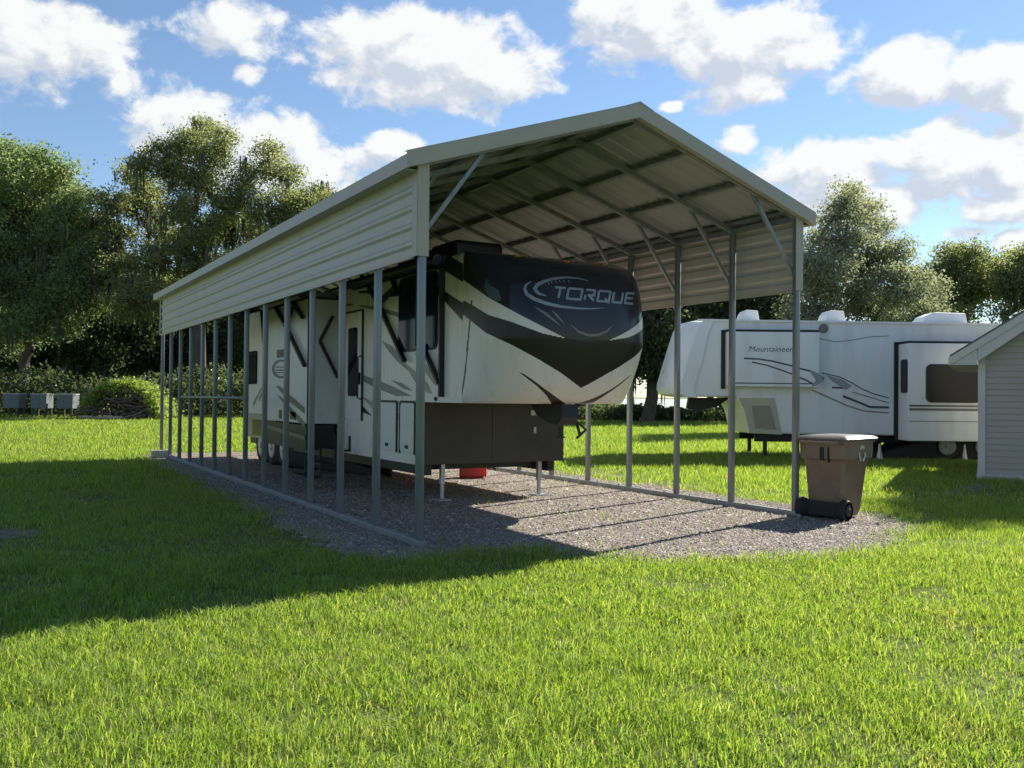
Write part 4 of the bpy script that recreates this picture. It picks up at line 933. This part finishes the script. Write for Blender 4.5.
for i, (px, lab) in enumerate(((14.5, 'pale square box on dark legs before the wood, leftmost of three'), (42, 'pale square box on dark legs before the wood, middle of three'), (68, 'pale square box on dark legs before the wood, rightmost of three, nearest the brush'))):
    c = at_depth(px, 402, 54.); c[2] = 0; bt = thing('hive_box', lab, 'box', tuple(c), 'pale boxes on stands before the wood')
    r0 = RGT*[1, 1, 0]; f0 = FWD*[1, 1, 0]
    q = MB(); q.obox(c+Z_*1.0, (r0, f0, Z_), (.46, .42, .40)); q.build('box_body', M['boxpaint'], bt, .01)
    q = MB(); q.obox(c+Z_*1.43, (r0, f0, Z_), (.49, .45, .028)); q.build('box_lid', M['concrete'], bt, .008)
    for a, e in ((-1, -1), (1, -1), (1, 1), (-1, 1)):
        q = MB(); q.obox(c+r0*a*.38+f0*e*.34+Z_*.3, (r0, f0, Z_), (.04, .04, .298)); q.build('leg', M['bark'], bt)

# ------------------------------------------------------------------ vegetation
def leaves(P, size, upbias=.5, aspect=.62):
    n = len(P); d = rng.normal(0, 1, (n, 3)); d[:, 2] += upbias; d /= np.linalg.norm(d, axis=1)[:, None]
    a = np.cross(d, rng.normal(0, 1, (n, 3))); a /= np.linalg.norm(a, axis=1)[:, None]; c = np.cross(d, a)
    s = size*rng.uniform(.6, 1.35, n)[:, None]
    return np.stack([P-a*s*.5, P+c*s*.5*aspect+d*s*.06, P+a*s*.5, P-c*s*.5*aspect+d*s*.06], 1).reshape(-1, 3)
def leaf_mesh(name, P, size, mat, **k):
    V = leaves(P, size, **k); n = len(P); return np_mesh(name, V, np.full(n, 4), np.arange(4*n), [mat])
def lobe_points(c, r, n_cl, per, cr, squash=.8):
    """leaf clusters spread through a lobe, denser near its surface"""
    d = rng.normal(0, 1, (n_cl, 3)); d /= np.linalg.norm(d, axis=1)[:, None]
    rr = r*rng.uniform(.25, 1, n_cl)**.5; cc = c+d*rr[:, None]*np.array([1, 1, squash])
    keep = cc
    per_ = np.maximum(6, (per*rng.uniform(.5, 1.4, n_cl)).astype(int))
    idx = np.repeat(np.arange(n_cl), per_); g_ = rng.normal(0, 1, (len(idx), 3))*cr*np.array([.6, .6, .38])
    return cc, keep[idx]+g_
def tree(name, label, cat, px, Z, lobes, leaf, lsize=.26, dens=1., trunk_r=.3, top=None, moss=0, lean=0., spread=.8, group=None, per=60, cr=.75, grow=1.):
    base = at_depth(px, 420, Z); base[2] = 0
    t = thing(name, label, cat, tuple(base), group)
    LP, CC, cents = [], [], []
    for (lx, ly, lr) in lobes:
        r = lr*grow*Z/F; c = at_depth(lx, ly, Z+rng.uniform(-1, 1)*spread*3.0); cents.append((c, r))
        ncl = max(5, int(dens*15*r**2)); cc, pts = lobe_points(c, r, ncl, per, cr); LP.append(pts); CC.append(cc)
    allc = np.concatenate([c for c in CC]); lp = np.concatenate(LP); lp = lp[lp[:, 2] > .15]
    zl = min(c[2] for c, r in cents); zt = max(c[2] for c, r in cents)
    q = MB(); fork = base+Z_*max(1.6, zl*.62); fork[:2] += rng.normal(0, .25, 2)
    if top is not None: fork[2] = top
    q.tube([base-Z_*.05, base+Z_*.35, base+(fork-base)*.5+np.array([.1, -.08, 0]), fork], [trunk_r*1.35, trunk_r*1.05, trunk_r*.92, trunk_r*.85], 10)
    # limbs: every lobe hangs on the nearest branch that is already grown (a spreading branch tree)
    nodes = [fork]; par = [-1]; rest = sorted(range(len(cents)), key=lambda i: np.linalg.norm(cents[i][0]-fork)); nid = {}
    for i in rest:
        c = cents[i][0]; cost = [np.linalg.norm(c-p)+max(0, p[2]-c[2])*1.6+.25*np.linalg.norm(p-fork) for p in nodes]
        pn = int(np.argmin(cost)); p = nodes[pn]; m1 = p+(c-p)*.5+rng.normal(0, .07, 3)*np.linalg.norm(c-p); m1[2] -= .06*np.linalg.norm(c-p)
        nodes.append(m1); par.append(pn); nodes.append(c); par.append(len(nodes)-2)
    kids = np.zeros(len(nodes)); 
    for i in range(len(nodes)-1, 0, -1): kids[i] += 1; kids[par[i]] += kids[i]
    rad = lambda i: trunk_r*max(.085, min(.8, .85*math.sqrt(kids[i]/kids[0])))
    for i in range(1, len(nodes)):
        p = par[i]; q.tube([nodes[p], (nodes[p]+nodes[i])/2+rng.normal(0, .05, 3), nodes[i]], [min(rad(p) if p else 1e9, rad(i)*1.15), rad(i), rad(i)*.92], 7, caps=False)
    extra = []
    for i in range(1, len(nodes)):
        if kids[i] < 12:
            for t_ in (.3, .6, .9): extra.append(nodes[par[i]]+(nodes[i]-nodes[par[i]])*t_+rng.normal(0, .45, 3))
    extra = np.array(extra); ei = np.repeat(np.arange(len(extra)), per); lp = np.concatenate([lp, extra[ei]+rng.normal(0, 1, (len(ei), 3))*cr*np.array([.7, .7, .45])]); lp = lp[lp[:, 2] > .15]
    for cc, (c, r) in zip(CC, cents):
        for p in cc[:max(3, len(cc)//4)]:
            q.tube([c, c+(p-c)*.55+rng.normal(0, .12, 3), p], [.05, .032, .012], 4, caps=False)
    q.build('trunk', M['bark'], t)
    me = leaf_mesh('crown', lp-base, lsize, leaf); link('crown', me, t)
    if moss:
        sel = allc[rng.integers(0, len(allc), moss)]+rng.normal(0, .4, (moss, 3)); Vm, k = [], 0
        for p in sel:
            ln = rng.uniform(.8, 2.6)
            for j in range(7):
                o_ = rng.normal(0, .16, 3)*np.array([1, 1, .3]); wd = rng.uniform(.04, .09); a = rng.uniform(0, 6.28); dv = np.array([math.cos(a), math.sin(a), 0])*wd
                l2 = ln*rng.uniform(.5, 1); Vm += [p+o_-dv, p+o_+dv, p+o_+dv*.7-Z_*l2*.6+rng.normal(0, .05, 3), p+o_-Z_*l2]
        Vm = np.array(Vm); Vm = Vm[:len(Vm)]-base
        link('hanging_moss', np_mesh('hanging_moss', Vm, np.full(len(Vm)//4, 4), np.arange(len(Vm)), [M['moss']]), t)['kind'] = 'stuff'
    return t
GT = 'trees along the edge of the wood'
tree('oak_tree', 'leafy bright green tree at the left edge, left of the tall mossy oak', 'tree', 24, 62, [(8, 148, 10), (42, 156, 10), (62, 172, 11), (80, 200, 12), (92, 225, 12), (88, 248, 14), (100, 275, 16), (58, 228, 20), (14, 200, 22), (-8, 225, 26), (90, 300, 18), (2, 180, 30), (30, 172, 22), (52, 186, 22), (64, 212, 22), (40, 215, 30), (-35, 205, 45), (72, 240, 24), (48, 255, 30), (10, 240, 36), (20, 160, 15), (82, 262, 18), (-10, 160, 20), (24, 322, 28), (-4, 330, 28), (52, 318, 26), (70, 285, 26), (25, 285, 34), (-30, 270, 40)], M['leaf_bright'], .19, 1.0, .4, moss=60, group=GT, per=110, grow=1.0)
tree('oak_tree', 'tall spreading live oak with open crown against the cloud, left of the carport roof', 'tree', 195, 62, [(175, 205, 18), (215, 235, 20), (185, 248, 20), (150, 190, 14), (240, 190, 16), (207, 132, 15), (190, 142, 16), (225, 138, 14), (212, 158, 18), (166, 156, 16), (146, 162, 14), (128, 172, 14), (180, 172, 18), (268, 152, 14), (256, 170, 13), (284, 178, 15), (292, 205, 17), (268, 212, 20), (206, 190, 20), (112, 200, 15), (96, 222, 15), (138, 206, 16), (160, 224, 18), (232, 212, 20), (196, 228, 22), (246, 236, 24), (280, 240, 20), (120, 240, 16), (150, 258, 22), (112, 270, 22), (200, 272, 22), (240, 268, 22), (170, 300, 28), (302, 214, 9), (320, 192, 6), (312, 200, 6), (328, 200, 6), (130, 300, 24)], M['leaf_oak'], .165, .9, .55, top=6.5, moss=170, group=GT, per=110, cr=.62, grow=1.08)
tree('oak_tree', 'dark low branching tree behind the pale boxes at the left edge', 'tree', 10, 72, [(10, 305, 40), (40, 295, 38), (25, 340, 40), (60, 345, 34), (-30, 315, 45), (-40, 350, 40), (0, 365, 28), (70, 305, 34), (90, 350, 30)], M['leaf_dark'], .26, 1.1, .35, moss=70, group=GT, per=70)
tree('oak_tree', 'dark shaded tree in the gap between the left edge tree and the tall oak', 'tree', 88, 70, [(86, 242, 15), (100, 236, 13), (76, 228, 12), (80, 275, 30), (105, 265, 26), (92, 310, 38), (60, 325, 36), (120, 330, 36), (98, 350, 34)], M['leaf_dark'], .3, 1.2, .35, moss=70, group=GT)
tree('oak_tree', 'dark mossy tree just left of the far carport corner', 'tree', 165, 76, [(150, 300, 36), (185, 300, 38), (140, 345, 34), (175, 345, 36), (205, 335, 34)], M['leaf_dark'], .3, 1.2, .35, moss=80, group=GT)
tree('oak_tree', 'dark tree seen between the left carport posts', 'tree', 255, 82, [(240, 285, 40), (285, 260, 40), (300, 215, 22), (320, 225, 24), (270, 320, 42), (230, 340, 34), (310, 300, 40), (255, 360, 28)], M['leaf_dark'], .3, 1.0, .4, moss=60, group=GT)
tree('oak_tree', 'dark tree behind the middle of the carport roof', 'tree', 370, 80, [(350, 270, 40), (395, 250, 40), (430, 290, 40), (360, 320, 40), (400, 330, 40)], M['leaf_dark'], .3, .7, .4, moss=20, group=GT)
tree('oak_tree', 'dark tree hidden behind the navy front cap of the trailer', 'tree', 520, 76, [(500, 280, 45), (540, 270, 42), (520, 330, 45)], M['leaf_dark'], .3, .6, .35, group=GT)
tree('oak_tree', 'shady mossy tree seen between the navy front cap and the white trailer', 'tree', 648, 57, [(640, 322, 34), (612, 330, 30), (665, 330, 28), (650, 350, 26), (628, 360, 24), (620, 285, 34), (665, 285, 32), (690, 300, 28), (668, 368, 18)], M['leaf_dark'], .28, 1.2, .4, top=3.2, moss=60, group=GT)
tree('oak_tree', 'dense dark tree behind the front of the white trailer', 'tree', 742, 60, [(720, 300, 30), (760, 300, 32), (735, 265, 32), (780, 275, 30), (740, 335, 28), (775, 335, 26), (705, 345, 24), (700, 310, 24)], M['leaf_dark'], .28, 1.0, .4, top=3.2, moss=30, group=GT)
tree('cypress_tree', 'feathery grey green tree rising behind the white trailer roof', 'tree', 862, 45, [(851, 190, 7), (846, 202, 12), (860, 214, 15), (834, 216, 13), (876, 230, 16), (845, 240, 24), (818, 240, 16), (898, 250, 15), (868, 262, 26), (826, 270, 26), (912, 274, 18), (802, 270, 18), (892, 288, 26), (850, 296, 30), (815, 305, 26), (930, 292, 16), (928, 312, 20), (875, 318, 28), (800, 330, 26), (840, 345, 28), (895, 345, 28), (945, 330, 18)], M['leaf_grey'], .135, 1.6, .3, per=110, cr=.55, group=GT)
tree('oak_tree', 'round dark green tree right of the feathery tree', 'tree', 962, 66, [(950, 258, 14), (968, 255, 16), (985, 267, 15), (942, 276, 18), (970, 280, 20), (1000, 282, 14), (950, 300, 20), (975, 298, 14), (945, 325, 22), (960, 318, 14)], M['leaf_oak'], .2, 1.2, .3, group=GT, top=5.5, per=90)
tree('oak_tree', 'green tree above the shed roof at the right edge', 'tree', 1020, 62, [(1005, 268, 14), (1022, 262, 16), (1045, 258, 20), (1015, 285, 16), (1040, 290, 22), (1000, 292, 12), (1070, 280, 24), (1020, 305, 12), (1045, 315, 18), (1002, 315, 9)], M['leaf_oak'], .2, 1.2, .3, group=GT, top=5, per=90)
tree('shadow_caster_tree', 'unseen tree beyond the grey beige shed, added to cast shadow on the lawn', 'tree', 1168, 23.85, [(1155, 75, 42), (1190, 100, 44), (1142, 112, 38), (1170, 40, 38), (1205, 60, 42), (1165, 150, 42), (1200, 180, 42), (1130, 80, 26)], M['leaf_oak'], .16, 1.6, .2, top=4.5, spread=.25, per=60, cr=.4)  # outside the view, added to throw shade across the lawn by the shed
for px, Z, lab in ((598, 66, 'slim bare trunked tree under the navy front cap'), (632, 68, 'slim bare trunked tree right of the navy front cap'), (690, 64, 'slim bare trunked tree below the white trailer nose'), (708, 67, 'slim bare trunked tree behind the second right carport post'),
                   (722, 63, 'slim bare trunked tree left of the white trailer hitch'), (752, 65, 'slim bare trunked tree behind the white trailer hitch')):
    tree('slim_tree', lab, 'tree', px, Z, [(px-6, 350, 14), (px+8, 340, 16), (px, 325, 16)], M['leaf_dark'], .28, 1.0, .26, top=3.6, moss=12, group='slim trees by the lake')
# understorey and the wood behind
def strip(x0, x1, Z0, Z1, hfun, n, size, mat, name, label, cat):
    px = rng.uniform(x0, x1, n); Z = rng.uniform(Z0, Z1, n); P = CAM[None]+Z[:, None]*(FWD[None]+RGT[None]*((px-512)/F)[:, None]); h = hfun(px, P)*rng.random(n)**.75; P[:, 2] = h+.05
    tag(link(name, leaf_mesh(name, P, size, mat)), label, cat, kind='stuff')
def hh(px, P):
    n = fbm(P[:, 0], P[:, 1], .35); base = np.where(px < 420, 3.0, np.where(px < 780, .95, 1.3)); return base*(.35+1.1*n)
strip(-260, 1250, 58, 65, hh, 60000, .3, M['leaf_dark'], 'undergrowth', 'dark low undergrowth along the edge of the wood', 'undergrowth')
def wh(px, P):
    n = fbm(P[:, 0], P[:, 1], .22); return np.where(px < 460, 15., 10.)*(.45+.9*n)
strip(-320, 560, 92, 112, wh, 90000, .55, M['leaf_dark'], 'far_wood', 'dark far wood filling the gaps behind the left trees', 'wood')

# overgrown brush heap
c = at_depth(126, 418, 53); c[2] = 0; sb2 = thing('brush_heap', 'overgrown heap of brush draped in light green vines at the wood edge', 'brush heap', tuple(c))
r0 = RGT*[1, 1, 0]; f0 = FWD*[1, 1, 0]; n = 9000
a = rng.uniform(0, math.pi, n); pr_ = rng.uniform(-1, 1, n)
hx = np.cos(a)*2.3; hz = np.sin(a)*2.15*(1-.25*rng.random(n)**2); fr = rng.uniform(-1.0, 1.6, n)
k = (fr < -.55) & (np.abs(hx-.4) < 1.1) & (hz < 1.5); P = c+r0*hx[:, None]*(.8+.3*rng.random(n))[:, None]+f0*fr[:, None]+Z_*hz[:, None]; P = P[~k]; P += rng.normal(0, .12, P.shape); P = P[P[:, 2] > .05]
link('vine_cover', leaf_mesh('vine_cover', P-c, .2, M['leaf_vine']), sb2)
q = MB()
for i in range(260):
    x = rng.uniform(-1.5, 1.9); z = rng.uniform(.05, max(.15, 1.6*math.sqrt(max(0, 1-(x/2.1)**2)))); p = c+r0*x+f0*rng.uniform(-.9, .6)+Z_*z; d = rng.normal(0, 1, 3)*np.array([.6, .5, .3])
    p2 = p+d; p2[2] = max(.03, p2[2]); q.tube([p, (p+p2)/2+rng.normal(0, .06, 3), p2], [.06, .05, .03], 5, 0)
q.build('dead_branches', M['debris'], sb2)
q = MB()
for i in range(18):
    x = rng.uniform(-1.9, .4); p = c+r0*x-f0*rng.uniform(1.0, 1.5)+Z_*rng.uniform(.06, .2); d = r0*rng.uniform(.2, .5)+f0*rng.normal(0, .2); q.tube([p-d, p+d], .08, 7)
q.build('cut_logs', M['cutwood'], sb2)

scene.render.engine = 'CYCLES'
scene.render.resolution_x, scene.render.resolution_y = 1024, 768
scene.cycles.max_bounces = 8; scene.cycles.transparent_max_bounces = 4
